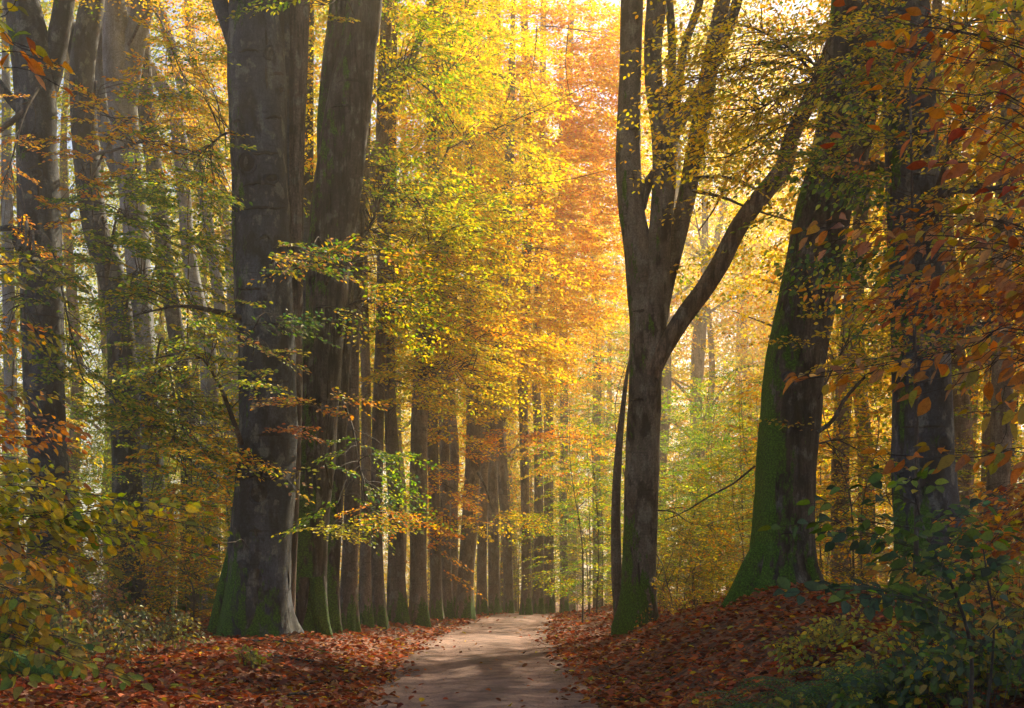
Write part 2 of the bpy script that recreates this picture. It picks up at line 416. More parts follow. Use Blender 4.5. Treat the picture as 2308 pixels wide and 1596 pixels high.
def place_spray(lv, tw, pos, d, mix, leaf=.075, scale=1.0, tpl=None, roll=.25, keep=1.0, twr=.004, up=None):
    P, A, Nn, S, T = (tpl or TPL)[rng.integers(len(tpl or TPL))]
    d = norm(np.asarray(d, float))
    u = np.array([rng.normal(0, roll), rng.normal(.25, roll), 1.0]) if up is None else np.asarray(up, float)
    y = norm(np.cross(u, d)); z = np.cross(d, y); R = np.stack([d, y, z])      # rows
    if keep < 1: k = rng.random(len(P)) < keep; P, A, Nn, S = P[k], A[k], Nn[k], S[k]
    if not len(P): return
    a_ = A @ R; n_ = Nn @ R + np.array([0, -OPEN, 0])          # blades turn towards the open lane
    n_ = norm(n_ - a_ * (n_ * a_).sum(1)[:, None])
    lv.add(pos + scale * (P @ R), a_, n_, S * leaf, pick(mix, len(P)))
    if tw is not None:
        for i, t in enumerate(T):
            C = np.array(t) @ R * scale + pos
            tw.add(C, np.linspace(twr if i == 0 else twr * .5, twr * .3, len(C)), 3)

# ------------------------------------------------------------------ trunks
def trunk_disp(seed, flare, base_len, knots=(), flute=.035):
    r = np.random.default_rng(seed); ph = r.uniform(0, 6.28, 12); lob = int(r.integers(4, 7)); la = r.uniform(.6, 1.3, lob)
    def f(C, th):
        d = np.concatenate([[0], np.cumsum(np.linalg.norm(np.diff(C, axis=0), axis=1))])[:, None]; t = th[None, :]
        v = 1 + flute * (np.sin(2 * t + ph[0] + .35 * d) + .8 * np.sin(3 * t + ph[1] - .5 * d) + .5 * np.sin(5 * t + ph[2] + .8 * d))
        v = v + .018 * np.sin(1.7 * d + ph[3] + 2 * t) + .012 * np.sin(4.1 * d + ph[4] - t) + .008 * np.sin(9 * d + 3 * t + ph[5])
        if flare > 0:
            e = np.exp(-np.maximum(d - .35, 0) / base_len)
            root = 1.5 * np.abs(np.cos(lob * .5 * t + ph[6])) ** 3 + .3 * np.cos(2 * t + ph[7])
            v = v + flare * e * (.35 + .75 * root) + .05 * np.exp(-d / 1.8) * np.cos(lob * t + ph[8])
        for (kd, kt, amp, wd) in knots:
            dt = (t - kt + math.pi) % (2 * math.pi) - math.pi
            q = ((d - kd) / wd) ** 2 + (dt / (wd * 1.6)) ** 2
            v = v + amp * np.exp(-q) - amp * .55 * np.exp(-q * 7)
        return v
    return f

def stem_points(spec, Y, yoff=None):
    """spec rows: (x centre, y, width) in picture units at distance Y -> world x, y, z, radius."""
    out = []
    for k, (px, py, wd) in enumerate(spec):
        yy = Y + (yoff[k] if yoff is not None else 0)
        p = at(px, py, yy); out.append([*p, wd / F * yy / 2])
    return np.array(out)

def extend(P, ztop, rtop, lean=.5):
    d = P[-1, :3] - P[-2, :3]; d = d / np.linalg.norm(d); h = ztop - P[-1, 2]; rows = [P]
    for k in (1, 2, 3):
        t = k / 3
        q = P[-1, :3] + np.array([d[0] * h * t * lean, d[1] * h * t * lean, h * t])
        rows.append(np.array([[*q, P[-1, 3] * (1 - t) + rtop * t]]))
    return np.vstack(rows)

def beech(name, label, spec, Y, mat, top=20, flare=.4, sides=36, seed=0, knots=(), flute=.035, yoff=None, group=None, cat='tree', lean=.5, base=.45, sway=0):
    if Y > 41: spec = [(a_, b_, c_ * .88) for a_, b_, c_ in spec]
    if sway: spec = [(a_ + sway * math.sin(b_ * .0085 + seed) * (1 - b_ / 1400.), b_, c_) for a_, b_, c_ in spec]
    P = stem_points(spec, Y, yoff); g = float(ground_h(P[0, 0], P[0, 1])); 
    foot = P[0].copy(); foot[2] = min(g, P[0, 2]) - .25
    P = np.vstack([foot, P]) if P[0, 2] - foot[2] > .05 else P
    if top: P = extend(P, top, .12, lean)
    ln = np.linalg.norm(np.diff(P[:, :3], axis=0), axis=1).sum()
    Q = catmull(P, max(24, int(ln * 5)))
    root = thing(name, label, cat, (float(P[0, 0]), float(P[0, 1]), g), group)
    o = np.array(root.location)
    tb = Tubes().add(Q[:, :3] - o, np.maximum(Q[:, 3], .01), sides, trunk_disp(seed, flare, base, knots, flute))
    part('trunk', tb.mesh('trunk', mat), root)
    return root

def limb(root, pts, mat, sides=16, name='limb', seed=1, flute=.03, per_m=5, knots=()):
    """pts rows: world x, y, z, radius."""
    P = np.asarray(pts, float); o = np.array(root.location)
    ln = np.linalg.norm(np.diff(P[:, :3], axis=0), axis=1).sum()
    Q = catmull(P, max(8, int(ln * per_m)))
    return part(name, Tubes().add(Q[:, :3] - o, np.maximum(Q[:, 3], .004), sides, trunk_disp(seed, 0, 1, knots, flute)).mesh(name, mat), root)

DENS = 1.35
class Foliage:
    """Leaf sprays and the boughs that carry them, gathered for one tree."""
    def __init__(s, root, shape=SH_MID, mat=None, twigs=True):
        s.root = root; s.lv = Leaves(); s.tw = Tubes() if twigs else None; s.shape = shape; s.bm = mat or B_TWIG
    def bough(s, src, px, py, Y, hw, hh, depth, n, mix, leaf=.08, droop=.12, scale=1., keep=1., tpl=None, r0=.03, bend=.1, hide=False, fan=1.0, twr=.005, thru=True):
        """A limb from src (world point) to a patch of leaf sprays centred at a picture position, half-size hw x hh, at distance Y."""
        src = np.asarray(src, float); c = at(px, py, Y)
        ex, ez = hw / F * Y, hh / F * Y
        side = np.sign(c[0] - src[0]) or 1
        tip = c + np.array([side * ex * .85, rng.normal(0, depth * .3), -ez * .2])
        mid = (src + c) / 2 + np.array([0, 0, bend * np.linalg.norm(c - src)])
        Q = catmull([src, mid, c, tip], 26)
        if not hide:
            o = np.array(s.root.location)
            part('branch', Tubes().add(Q - o, np.linspace(r0, r0 * .16, 26), 7, trunk_disp(int(rng.integers(999)), 0, 1, (), .06)).mesh('branch', s.bm), s.root)
        for k in range(int(n * DENS)):
            q = c + np.array([rng.uniform(-1, 1) * ex, rng.uniform(-1, 1) * depth, rng.uniform(-1, 1) * ez])
            # nearest station on the limb carries a side branch
            j = int(np.argmin(((Q - q) ** 2).sum(1) + ((np.arange(26) < 7) * 9.)))
            b = Q[max(0, j - 4)]
            v = q - b; L_ = np.linalg.norm(v)
            d = norm(np.array([v[0] + side * .3 * ex, v[1], v[2] * .35]) + rng.normal(0, .25 * fan, 3) * np.array([1, 1, .25]) * (L_ + .3))
            d[2] = d[2] * .5 - droop * rng.uniform(.3, 1.6)
            d = norm(d)
            if L_ > .35 and s.tw is not None:
                m_ = (b + q) / 2 + np.array([0, 0, .06 * L_]) + rng.normal(0, .03, 3) * L_
                s.tw.add(catmull([b, m_, q], 6), np.linspace(twr * 2.2, twr, 6), 4)
            place_spray(s.lv, s.tw, q, d, mix, leaf, scale * rng.uniform(.7, 1.2), tpl, keep=keep, twr=twr)
        return s
    def done(s, name='crown', kind=None):
        o = np.array(s.root.location)
        if s.lv.count(): part(name, s.lv.mesh(name, s.shape, M_LEAF, o), s.root, kind)
        if s.tw is not None and s.tw.n:
            s.tw.v = [v - o for v in s.tw.v]
            part('twigs', s.tw.mesh('twigs', s.bm, True), s.root, 'stuff')

# ------------------------------------------------------------------ ground, track, litter
def grid_mesh(name, xs, ys, zf, mat, col=None):
    X, Y_ = np.meshgrid(xs, ys); Z = zf(X, Y_); nx, ny = len(xs), len(ys)
    V = np.stack([X, Y_, Z], -1).reshape(-1, 3)
    i = (np.arange(ny - 1)[:, None] * nx + np.arange(nx - 1)[None]).reshape(-1)
    f = np.stack([i, i + 1, i + nx + 1, i + nx], -1)
    return mesh_from(name, V, f.ravel(), np.full(len(f), 4), mat, True)

gx = np.concatenate([np.linspace(-240, -14, 40)[:-1], np.arange(-14, 14, .2), np.linspace(14, 240, 40)])
gy = np.concatenate([np.linspace(-40, 9, 22)[:-1], np.arange(9, 48, .22), np.linspace(48, 330, 70)])
def gz(X, Y_):
    z = ground_h(X, Y_)
    return z - .10 * sstep(.02, .25, np.minimum(X - road_c(Y_) + road_w(Y_), road_c(Y_) + road_w(Y_) - X))
ground = part('ground', grid_mesh('ground', gx, gy, gz, ground_mat()), None, 'structure')

def build_road():
    ys = np.concatenate([np.arange(-20, 10, .6), np.arange(10, 46, .14), np.arange(46, 100, .8)])
    u = np.linspace(-1, 1, 49); V, Cc = [], []
    for y in ys:
        c, wd = road_c(y), road_w(y)
        wl = wd + .10 + .13 * vnoise(0., y, 1.7, 21) + .05 * vnoise(0., y, 6, 22); wr = wd + .10 + .13 * vnoise(0., y, 1.5, 23) + .05 * vnoise(0., y, 6.5, 24)
        x = c + np.where(u < 0, u * wl, u * wr)
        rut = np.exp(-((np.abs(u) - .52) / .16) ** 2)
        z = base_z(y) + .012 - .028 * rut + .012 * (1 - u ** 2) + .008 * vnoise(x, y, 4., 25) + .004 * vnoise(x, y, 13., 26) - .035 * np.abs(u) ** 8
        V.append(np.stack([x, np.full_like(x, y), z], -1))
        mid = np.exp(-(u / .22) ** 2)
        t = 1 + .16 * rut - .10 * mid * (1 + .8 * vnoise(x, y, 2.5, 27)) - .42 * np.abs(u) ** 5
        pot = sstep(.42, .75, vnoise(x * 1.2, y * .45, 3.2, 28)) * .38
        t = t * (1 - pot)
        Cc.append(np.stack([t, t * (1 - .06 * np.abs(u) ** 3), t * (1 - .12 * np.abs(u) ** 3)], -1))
    nx = len(u); ny = len(ys)
    i = (np.arange(ny - 1)[:, None] * nx + np.arange(nx - 1)[None]).reshape(-1)
    f = np.stack([i, i + 1, i + nx + 1, i + nx], -1)
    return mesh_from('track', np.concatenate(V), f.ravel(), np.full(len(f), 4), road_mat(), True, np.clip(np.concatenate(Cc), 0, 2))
track = part('track', build_road(), None, 'structure')

# close-up leaf shapes (unit length along +X), shared by every single leaf object
def leaf_shape(seed, curl=.12, wide=.31, rows=7):
    r = np.random.default_rng(seed); V, Fq = [], []; fold = r.uniform(.15, .6); bend = r.normal(0, .06)
    for k in range(rows):
        t = k / (rows - 1)
        wv = wide * math.sin(math.pi * min(1, t ** .82)) ** .85 * (1 + r.normal(0, .04)) if 0 < k < rows - 1 else .006
        z = -curl * t * t + r.normal(0, .008); ru = .05 * math.sin(k * 2.4 + seed)
        y0 = bend * math.sin(math.pi * t); V += [(t, y0 - wv, z + wv * (fold + ru)), (t, y0, z), (t, y0 + wv, z + wv * (fold - ru))]
    for k in range(rows - 1):
        a = 3 * k; Fq += [(a, a + 3, a + 4, a + 1), (a + 1, a + 4, a + 5, a + 2)]
    return mesh_from('leaf', np.array(V), np.array(Fq).ravel(), np.full(len(Fq), 4), M_LEAF_NEAR, True)
LEAF_MESH = [leaf_shape(k, rng.uniform(-.05, .38), rng.uniform(.20, .30)) for k in range(12)]
LEAF_ROUND = [leaf_shape(20 + k, rng.uniform(-.02, .3), rng.uniform(.31, .39)) for k in range(10)]

def leaf_obj(parent, p, a, n, s, c, meshes=LEAF_MESH, name='leaf'):
    o = bpy.data.objects.new(name, meshes[int(rng.integers(len(meshes)))])
    a = a / np.linalg.norm(a); b = np.cross(n, a); b /= np.linalg.norm(b); n = np.cross(a, b)
    R = Matrix(((a[0], b[0], n[0], p[0]), (a[1], b[1], n[1], p[1]), (a[2], b[2], n[2], p[2]), (0, 0, 0, 1)))
    o.matrix_basis = R @ Matrix.Diagonal((s, s, s, 1)); o.color = (*[float(v) for v in c], 1)
    link(o, parent); return o

PAL['litter'] = [(.34, .075, .03), (.42, .105, .035), (.27, .055, .026), (.46, .14, .045), (.38, .15, .08), (.14, .036, .022), (.52, .11, .03), (.30, .10, .055)]
PAL['litter_hot'] = [(.52, .13, .025), (.50, .20, .035), (.44, .08, .02)]
def litter():
    lv = Leaves(); n = 105000
    y = np.exp(rng.uniform(math.log(9.5), math.log(62), n)); x = rng.uniform(-1, 1, n) * (.44 * y + 1.5)
    c, wd = road_c(y), road_w(y); e = np.maximum(c - wd - x, x - c - wd)          # >0 off the track
    e = e + .22 * vnoise(x, y, 2.4, 31)
    pk = np.where(e > 0, 1.0, np.where(e > -.35, .30 * np.exp(e * 4), .012))
    bare = vnoise(x, y, 1.0, 32) + .5 * vnoise(x, y, 2.7, 33)                     # bare black soil here and there
    pk = pk * np.where((bare > .72) & (e > 0), .16, 1)
    k = rng.random(n) < pk; x, y, e = x[k], y[k], e[k]; n = len(x)
    z = np.where(e > -.1, ground_h(x, y), base_z(y) + .02) + rng.uniform(.004, .045, n)
    a = rng.uniform(0, 6.28, n); A = np.stack([np.cos(a), np.sin(a), rng.normal(0, .28, n)], -1); A = norm(A)
    Nn = np.stack([rng.normal(0, .42, n), rng.normal(0, .42, n), np.ones(n)], -1); Nn = norm(Nn - A * (Nn * A).sum(1)[:, None])
    hot = (vnoise(x, y, .7, 34) > .5) | ((e < .9) & (rng.random(n) < .6))
    C = np.where(hot[:, None], pick({'litter': .7, 'litter_hot': .5}, n), pick({'litter': 1, 'litter_hot': .1}, n))
    drift = .5 + .5 * np.clip(vnoise(x, y, 1.6, 35) + .4 * vnoise(x, y, 4., 36), -1, 1)
    C = C * (.50 + .80 * drift)[:, None]
    rot = rng.random(n) < .12; C[rot] = C[rot] * .35
    pale = rng.random(n) < .13; C[pale] = pick({'tan': 1, 'gold': .4, 'olive': .3}, n)[pale] * .8
    S = rng.uniform(.05, .115, n) * (1 + .012 * y)
    d2 = y + np.abs(x) * .3; near = np.zeros(n, bool)
    cand = np.where((y > 14.6) & (y < 17.5) & (np.abs(x) < .39 * y) & ((x < -1.9) | ((x > 1.15) & (x < 3.2))))[0]
    near[rng.choice(cand, min(290, len(cand)), replace=False)] = True
    P = np.stack([x, y, z], -1); f = ~near
    lv.add(P[f], A[f], Nn[f], S[f], C[f])
    o = part('leaf_litter', lv.mesh('leaf_litter', SH_MID, M_LITTER), None, 'stuff')
    o['label'] = 'carpet of fallen russet beech leaves covering both banks of the track'; o['category'] = 'fallen leaves'
    for i in np.where(near)[0]:
        leaf_obj(o, P[i] + np.array([0, 0, .012]), A[i], Nn[i], S[i] * 1.1, C[i])
litter()

def gravel():
    """Loose grit and small stones on the track."""
    n = 7000; y = np.exp(rng.uniform(math.log(12), math.log(40), n)); u = rng.uniform(-1, 1, n); c, wd = road_c(y), road_w(y)
    k = rng.random(n) < .25 + .75 * (1 - np.exp(-((np.abs(u) - .52) / .2) ** 2)); y, u, c, wd = y[k], u[k], c[k], wd[k]; n = len(y)
    x = c + u * wd * 1.02; z = base_z(y) + .004 + .006 * (1 - u ** 2); r = rng.uniform(.005, .014, n) * (1 + .7 * (rng.random(n) < .06))
    oct_ = np.array([[1, 0, 0], [0, 1, 0], [-1, 0, 0], [0, -1, 0], [0, 0, .7], [0, 0, -.7]]); fc = np.array([[0, 1, 4], [1, 2, 4], [2, 3, 4], [3, 0, 4]])
    a = rng.uniform(0, 6.28, n); R = np.stack([np.cos(a), -np.sin(a), np.sin(a), np.cos(a)], -1).reshape(n, 2, 2)
    V = oct_[None] * (r[:, None, None] * rng.uniform(.7, 1.4, (n, 6, 1))); V[:, :, :2] = np.einsum('nij,nkj->nki', R, V[:, :, :2]); V += np.stack([x, y, z], -1)[:, None]
    f = (np.arange(n)[:, None, None] * 6 + fc[None]).reshape(-1); t = rng.uniform(.55, 1.35, n)
    o = part('gravel', mesh_from('gravel', V.reshape(-1, 3), f, np.full(n * 4, 3), bpy.data.materials['sandy_track'], False, np.repeat(np.stack([t, t, t], -1), 6, axis=0)), None, 'stuff')
    o['label'] = 'loose grit and small stones strewn over the sandy track'; o['category'] = 'gravel'
gravel()

# ------------------------------------------------------------------ shared crowns, trunks and saplings for the wood behind
def crown_mesh(seed, mix, height=17., rad=4.3, n=250, leaf=.15, sc=1.6):
    global rng
    keep, rng = rng, np.random.default_rng(500 + seed); lv = Leaves()
    for k in range(n):
        t = rng.random() ** .9; z = height * t
        rr = rad * (math.sin(math.pi * (.16 + .80 * t)) ** .7) * (1 + .3 * math.sin(3 * z + seed) * math.cos(z * 1.1 + seed * 2))
        an = rng.uniform(0, 6.28); r = rr * rng.uniform(.25, 1.) ** .6
        # boughs gather the sprays in tiers
        z = round(z / 1.15 + .25 * math.sin(an * 2 + seed)) * 1.15 + rng.normal(0, .28)
        d = np.array([math.cos(an + rng.normal(0, .6)), math.sin(an + rng.normal(0, .6)), rng.uniform(-.35, .12)])
        place_spray(lv, None, np.array([math.cos(an) * r, math.sin(an) * r, z]), d, mix, leaf, sc * rng.uniform(.8, 1.25), TPL, keep=.9)
    me = lv.mesh('crown', SH_FAR, M_LEAF); rng = keep; return me

CROWN = [crown_mesh(0, {'gold': 1, 'lemon': .5, 'amber': .25}), crown_mesh(1, {'gold': 1, 'amber': .7, 'rust': .12}),
         crown_mesh(2, {'lemon': 1, 'lime': .6, 'gold': .4}), crown_mesh(3, {'lime': .6, 'olive': .6, 'gold': .5, 'green': .2}),
         crown_mesh(4, {'amber': 1, 'gold': .6, 'rust': .2})]

def bg_trunk(seed, h=26., r=.30, nb=7):
    rr = np.random.default_rng(900 + seed); tb = Tubes()
    P = [[0, 0, -.5, r * 1.15], [0, 0, .6, r * 1.02]]
    x = y = 0
    for k in range(1, 7):
        x += rr.normal(0, .28); y += rr.normal(0, .28); P.append([x, y, h * k / 6, r * (1 - .82 * k / 6)])
    Q = catmull(P, 34); tb.add(Q[:, :3], Q[:, 3], 12, trunk_disp(seed, .35, .5))
    for k in range(nb):
        j = int(rr.integers(9, 27)); b = Q[j, :3]; an = rr.uniform(0, 6.28); L_ = rr.uniform(2.2, 4.6)
        d = np.array([math.cos(an), math.sin(an), rr.uniform(.25, .9)])
        m_ = b + d * L_ * .5 + np.array([0, 0, .15]); e = b + d * L_ + np.array([0, 0, rr.uniform(-.6, .5)])
        tb.add(catmull([b, m_, e], 9), np.linspace(Q[j, 3] * .42, .015, 9), 6)
    return tb.mesh('trunk', B_WARM)
TRUNK = [bg_trunk(k) for k in range(5)]

def sapling_meshes(seed, mix, h=6.5, n=34, leaf=.085, sc=1.0, tpl=None):
    global rng
    keep, rng = rng, np.random.default_rng(700 + seed); lv = Leaves(); st = Tubes()
    ph = rng.uniform(0, 6.28)
    ax = catmull([[0, 0, -.2], [rng.normal(0, .12), rng.normal(0, .12), h * .35], [rng.normal(0, .3), rng.normal(0, .3), h * .7], [rng.normal(0, .5), rng.normal(0, .5), h]], 22)
    st.add(ax, np.linspace(.010 + .0028 * h, .004, 22), 6)
    for k in range(n):
        t = .10 + .9 * (k + rng.random()) / n; j = min(21, int(t * 21)); b = ax[j]
        an = ph + k * 2.4 + rng.normal(0, .4); L_ = (1.05 - t) * h * .30 * rng.uniform(.4, 1.1) + .15
        d = np.array([math.cos(an), math.sin(an), rng.uniform(.05, .45)]); e = b + d * L_
        st.add(catmull([b, (b + e) / 2 + [0, 0, .05 * L_], e], 5), np.linspace(.010, .004, 5), 3)
        place_spray(lv, st, e, [d[0], d[1], rng.uniform(-.25, .1)], mix, leaf, sc * rng.uniform(.7, 1.15), tpl, twr=.003, keep=.9)
        if L_ > .9: place_spray(lv, None, (b + e) / 2, [d[0] + rng.normal(0, .6), d[1] + rng.normal(0, .6), -.05], mix, leaf, sc * .8, tpl, keep=.9)
    a = lv.mesh('crown', SH_FAR, M_LEAF); b = st.mesh('trunk', B_STEM); rng = keep; return a, b

SAP = [sapling_meshes(0, {'gold': .6, 'lime': .6, 'olive': .5, 'amber': .2}), sapling_meshes(1, {'lime': .7, 'olive': .7, 'green': .5}, 7.5, 38),
       sapling_meshes(2, {'amber': .4, 'gold': .4, 'olive': .6, 'lime': .4}, 4.5, 28), sapling_meshes(3, {'green': .7, 'lime': .6, 'sage': .3}, 8.5, 40),
       sapling_meshes(4, {'olive': .6, 'sage': .6, 'gold': .2, 'tan': .3}, 2.4, 22, .07, .7), sapling_meshes(5, {'gold': .5, 'tan': .4, 'amber': .4, 'olive': .3}, 2.0, 20, .075, .7)]

def add_crown(root, k, loc, sx=1., sz=1., rot=0., tint=(1, 1, 1)):
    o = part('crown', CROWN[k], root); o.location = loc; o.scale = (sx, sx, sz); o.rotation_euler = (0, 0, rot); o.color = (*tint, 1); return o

def bg_tree(x, y, kc, s=1., lift=4.5, label='', group='', name='beech_tree', tint=(1, 1, 1), r=1.0, lean=(0, 0), crown2=None):
    z = float(ground_h(x, y)); t = thing(name, label, 'tree', (x, y, z), group)
    tr = part('trunk', TRUNK[int(rng.integers(5))], t); tr.scale = (s * r, s * r, s); tr.rotation_euler = (lean[0], lean[1], rng.uniform(0, 6.28))
    add_crown(t, kc, (0, 0, lift), s, (26 * s - lift + 1.5) / 17., rng.uniform(0, 6.28), tint)
    return t

def sapling(x, y, k, s=1., label='', group='', name='beech_sapling', tint=(1, 1, 1), cat='sapling'):
    z = float(ground_h(x, y)); t = thing(name, label, cat, (x, y, z), group)
    for nm, me in (('crown', SAP[k][0]), ('trunk', SAP[k][1])):
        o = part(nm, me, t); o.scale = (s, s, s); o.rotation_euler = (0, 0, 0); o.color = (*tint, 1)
    t.rotation_euler = (0, 0, rng.uniform(0, 6.28)); return t

# ------------------------------------------------------------------ haze
def haze():
    x0, x1, y0, y1, z0, z1 = -260, 260, -60, 350, -6, 47
    V = [(x, y, z) for z in (z0, z1) for y in (y0, y1) for x in (x0, x1)]
    f = [(0, 2, 3, 1), (4, 5, 7, 6), (0, 1, 5, 4), (2, 6, 7, 3), (0, 4, 6, 2), (1, 3, 7, 5)]
    m, n, L = newmat('haze')
    pv = N(n, 'ShaderNodeVolumePrincipled'); pv.inputs['Density'].default_value = HAZE
    pv.inputs['Color'].default_value = (.99, .92, .78, 1); pv.inputs['Anisotropy'].default_value = .68
    o = N(n, 'ShaderNodeOutputMaterial'); L.new(pv.outputs[0], o.inputs['Volume'])
    m.cycles.homogeneous_volume = True if hasattr(m.cycles, 'homogeneous_volume') else None
    h = part('haze', mesh_from('haze', np.array(V, float), np.array(f).ravel(), np.full(6, 4), m, False), None, 'stuff')
    h['label'] = 'thin warm morning haze hanging between the trees'; h['category'] = 'haze'
if HAZE > 0: haze()
# ------------------------------------------------------------------ the named trees
K = math.pi * 1.5   # angle on a trunk that faces the viewer (frame normal points along +Y)
def px_limb(root, spec, Y, mat, ext=None, **kw):
    P = stem_points(spec, Y, kw.pop('yoff', None))
    if ext: P = extend(P, ext, .06, kw.pop('lean', .6))
    return limb(root, P, mat, **kw)

big_left = beech('beech_tree', 'massive smooth grey beech with a scarred trunk left of the track', 
    [(580, 1442, 165), (578, 1350, 152), (588, 1198, 146), (600, 1000, 132), (600, 800, 130), (592, 600, 125), (587, 400, 122), (580, 200, 124), (575, 0, 113)],
    25, B_SMOOTH, 19, .24, 64, 3, knots=[(3.1, K - .25, .10, .22), (4.3, K + .2, .05, .16), (8.9, K - .35, .09, .20), (8.6, K + .15, .08, .20), (11.1, K + .3, .07, .2), (6.9, K + .45, .06, .16), (12.6, K - .1, .10, .25)], base=.55)
px_limb(big_left, [(535, 130, 30), (512, 50, 34), (494, 0, 34), (470, -90, 30)], 25, B_SMOOTH, 17, seed=5)
px_limb(big_left, [(640, 1400, 46), (655, 1150, 36), (664, 900, 34), (664, 700, 35), (664, 500, 38), (666, 250, 44), (675, 0, 48), (680, -120, 46)], 25.5, B_WARMR, 20, sides=24, seed=8, flute=.05)
px_limb(big_left, [(648, 420, 14), (645, 200, 22), (640, 0, 26), (636, -120, 24)], 25.4, B_SMOOTH, 18, seed=9)

px_limb(big_left, [(560, 1280, 50), (552, 1360, 56), (548, 1420, 48), (545, 1465, 30)], 24.4, B_SMOOTH, None, sides=20, name='root', seed=302)
px_limb(big_left, [(545, 1200, 40), (520, 1300, 48), (500, 1370, 40), (478, 1425, 24)], 24.9, B_MOSSY, None, sides=20, name='root', seed=303)
lean_left = beech('beech_tree', 'rough barked beech leaning towards the track beside the massive grey beech',
    [(697, 1442, 84), (695, 1350, 78), (698, 1198, 82), (710, 1050, 90), (716, 948, 93), (726, 800, 92), (736, 700, 90), (744, 550, 96), (762, 400, 102), (787, 215, 96), (803, 120, 82), (822, 0, 80)],
    27, B_ROUGH, 20, .32, 56, 12, knots=[(9.5, K + .4, .05, .3), (12.4, K, .05, .3), (5.2, K + .9, -.08, .5)], flute=.05)
px_limb(lean_left, [(738, 420, 40), (742, 300, 54), (748, 180, 52), (757, 90, 50), (766, 0, 48), (775, -100, 44)], 27.2, B_ROUGH, 19, sides=24, seed=4, flute=.05)

px_limb(lean_left, [(715, 1300, 36), (722, 1380, 36), (735, 1430, 28), (752, 1462, 14)], 26.6, B_ROUGH, None, sides=18, name='root', seed=304)
px_limb(lean_left, [(680, 1300, 36), (672, 1380, 36), (664, 1440, 28), (655, 1475, 14)], 26.6, B_MOSSY, None, sides=18, name='root', seed=305)
beech_b = beech('beech_tree', 'thin trunk with a lit mossy foot tucked right behind the leaning rough beech',
    [(750, 1434, 34), (750, 1300, 30), (755, 1150, 34), (765, 950, 34), (778, 700, 32), (790, 450, 30), (798, 200, 28), (803, 0, 26)], 28.6, B_ROUGH, 20, .45, 24, 22)

row = [
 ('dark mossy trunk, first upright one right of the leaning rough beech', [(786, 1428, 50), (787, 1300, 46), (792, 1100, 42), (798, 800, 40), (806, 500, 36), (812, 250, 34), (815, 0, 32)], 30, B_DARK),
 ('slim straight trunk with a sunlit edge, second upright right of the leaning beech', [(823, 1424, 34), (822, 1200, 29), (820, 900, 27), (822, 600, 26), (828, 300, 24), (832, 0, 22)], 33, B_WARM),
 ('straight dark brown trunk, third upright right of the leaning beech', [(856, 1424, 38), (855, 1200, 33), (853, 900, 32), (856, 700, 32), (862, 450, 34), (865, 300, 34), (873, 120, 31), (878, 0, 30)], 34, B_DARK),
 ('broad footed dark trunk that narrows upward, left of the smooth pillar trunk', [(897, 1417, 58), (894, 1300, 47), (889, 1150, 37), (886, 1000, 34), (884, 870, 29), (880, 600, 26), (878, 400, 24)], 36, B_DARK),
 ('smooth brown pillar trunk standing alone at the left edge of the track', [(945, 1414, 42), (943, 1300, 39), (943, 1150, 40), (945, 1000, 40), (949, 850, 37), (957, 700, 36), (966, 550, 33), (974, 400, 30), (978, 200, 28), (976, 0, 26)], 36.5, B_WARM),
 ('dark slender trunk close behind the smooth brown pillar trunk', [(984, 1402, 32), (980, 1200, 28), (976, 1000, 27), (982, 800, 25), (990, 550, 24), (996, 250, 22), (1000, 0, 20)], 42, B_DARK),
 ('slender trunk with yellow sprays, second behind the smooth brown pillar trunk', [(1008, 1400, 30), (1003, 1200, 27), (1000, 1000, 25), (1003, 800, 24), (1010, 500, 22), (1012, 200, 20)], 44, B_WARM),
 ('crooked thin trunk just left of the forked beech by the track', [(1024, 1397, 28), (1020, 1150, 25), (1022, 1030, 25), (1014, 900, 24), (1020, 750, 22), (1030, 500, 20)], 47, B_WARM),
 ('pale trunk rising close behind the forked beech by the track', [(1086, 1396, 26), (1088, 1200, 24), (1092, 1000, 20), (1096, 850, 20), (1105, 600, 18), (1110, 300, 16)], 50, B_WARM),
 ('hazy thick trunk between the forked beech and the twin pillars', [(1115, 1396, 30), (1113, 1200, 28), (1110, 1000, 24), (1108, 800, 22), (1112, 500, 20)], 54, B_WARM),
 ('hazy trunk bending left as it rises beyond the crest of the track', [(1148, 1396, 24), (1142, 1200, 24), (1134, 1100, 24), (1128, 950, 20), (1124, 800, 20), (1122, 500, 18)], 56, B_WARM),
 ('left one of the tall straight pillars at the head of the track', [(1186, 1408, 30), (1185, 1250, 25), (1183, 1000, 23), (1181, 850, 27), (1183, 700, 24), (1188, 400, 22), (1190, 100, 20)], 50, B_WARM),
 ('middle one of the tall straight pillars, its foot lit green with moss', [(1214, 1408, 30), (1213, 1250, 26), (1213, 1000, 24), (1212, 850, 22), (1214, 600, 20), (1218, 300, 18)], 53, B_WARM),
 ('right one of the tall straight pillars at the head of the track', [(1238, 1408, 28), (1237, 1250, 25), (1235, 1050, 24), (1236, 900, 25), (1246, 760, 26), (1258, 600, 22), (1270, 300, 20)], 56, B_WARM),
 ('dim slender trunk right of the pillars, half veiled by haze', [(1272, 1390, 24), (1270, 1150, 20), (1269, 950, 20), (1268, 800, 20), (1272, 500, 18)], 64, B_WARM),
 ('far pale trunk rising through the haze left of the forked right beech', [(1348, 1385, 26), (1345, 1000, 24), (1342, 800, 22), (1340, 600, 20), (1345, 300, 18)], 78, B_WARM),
]
ROWT = []
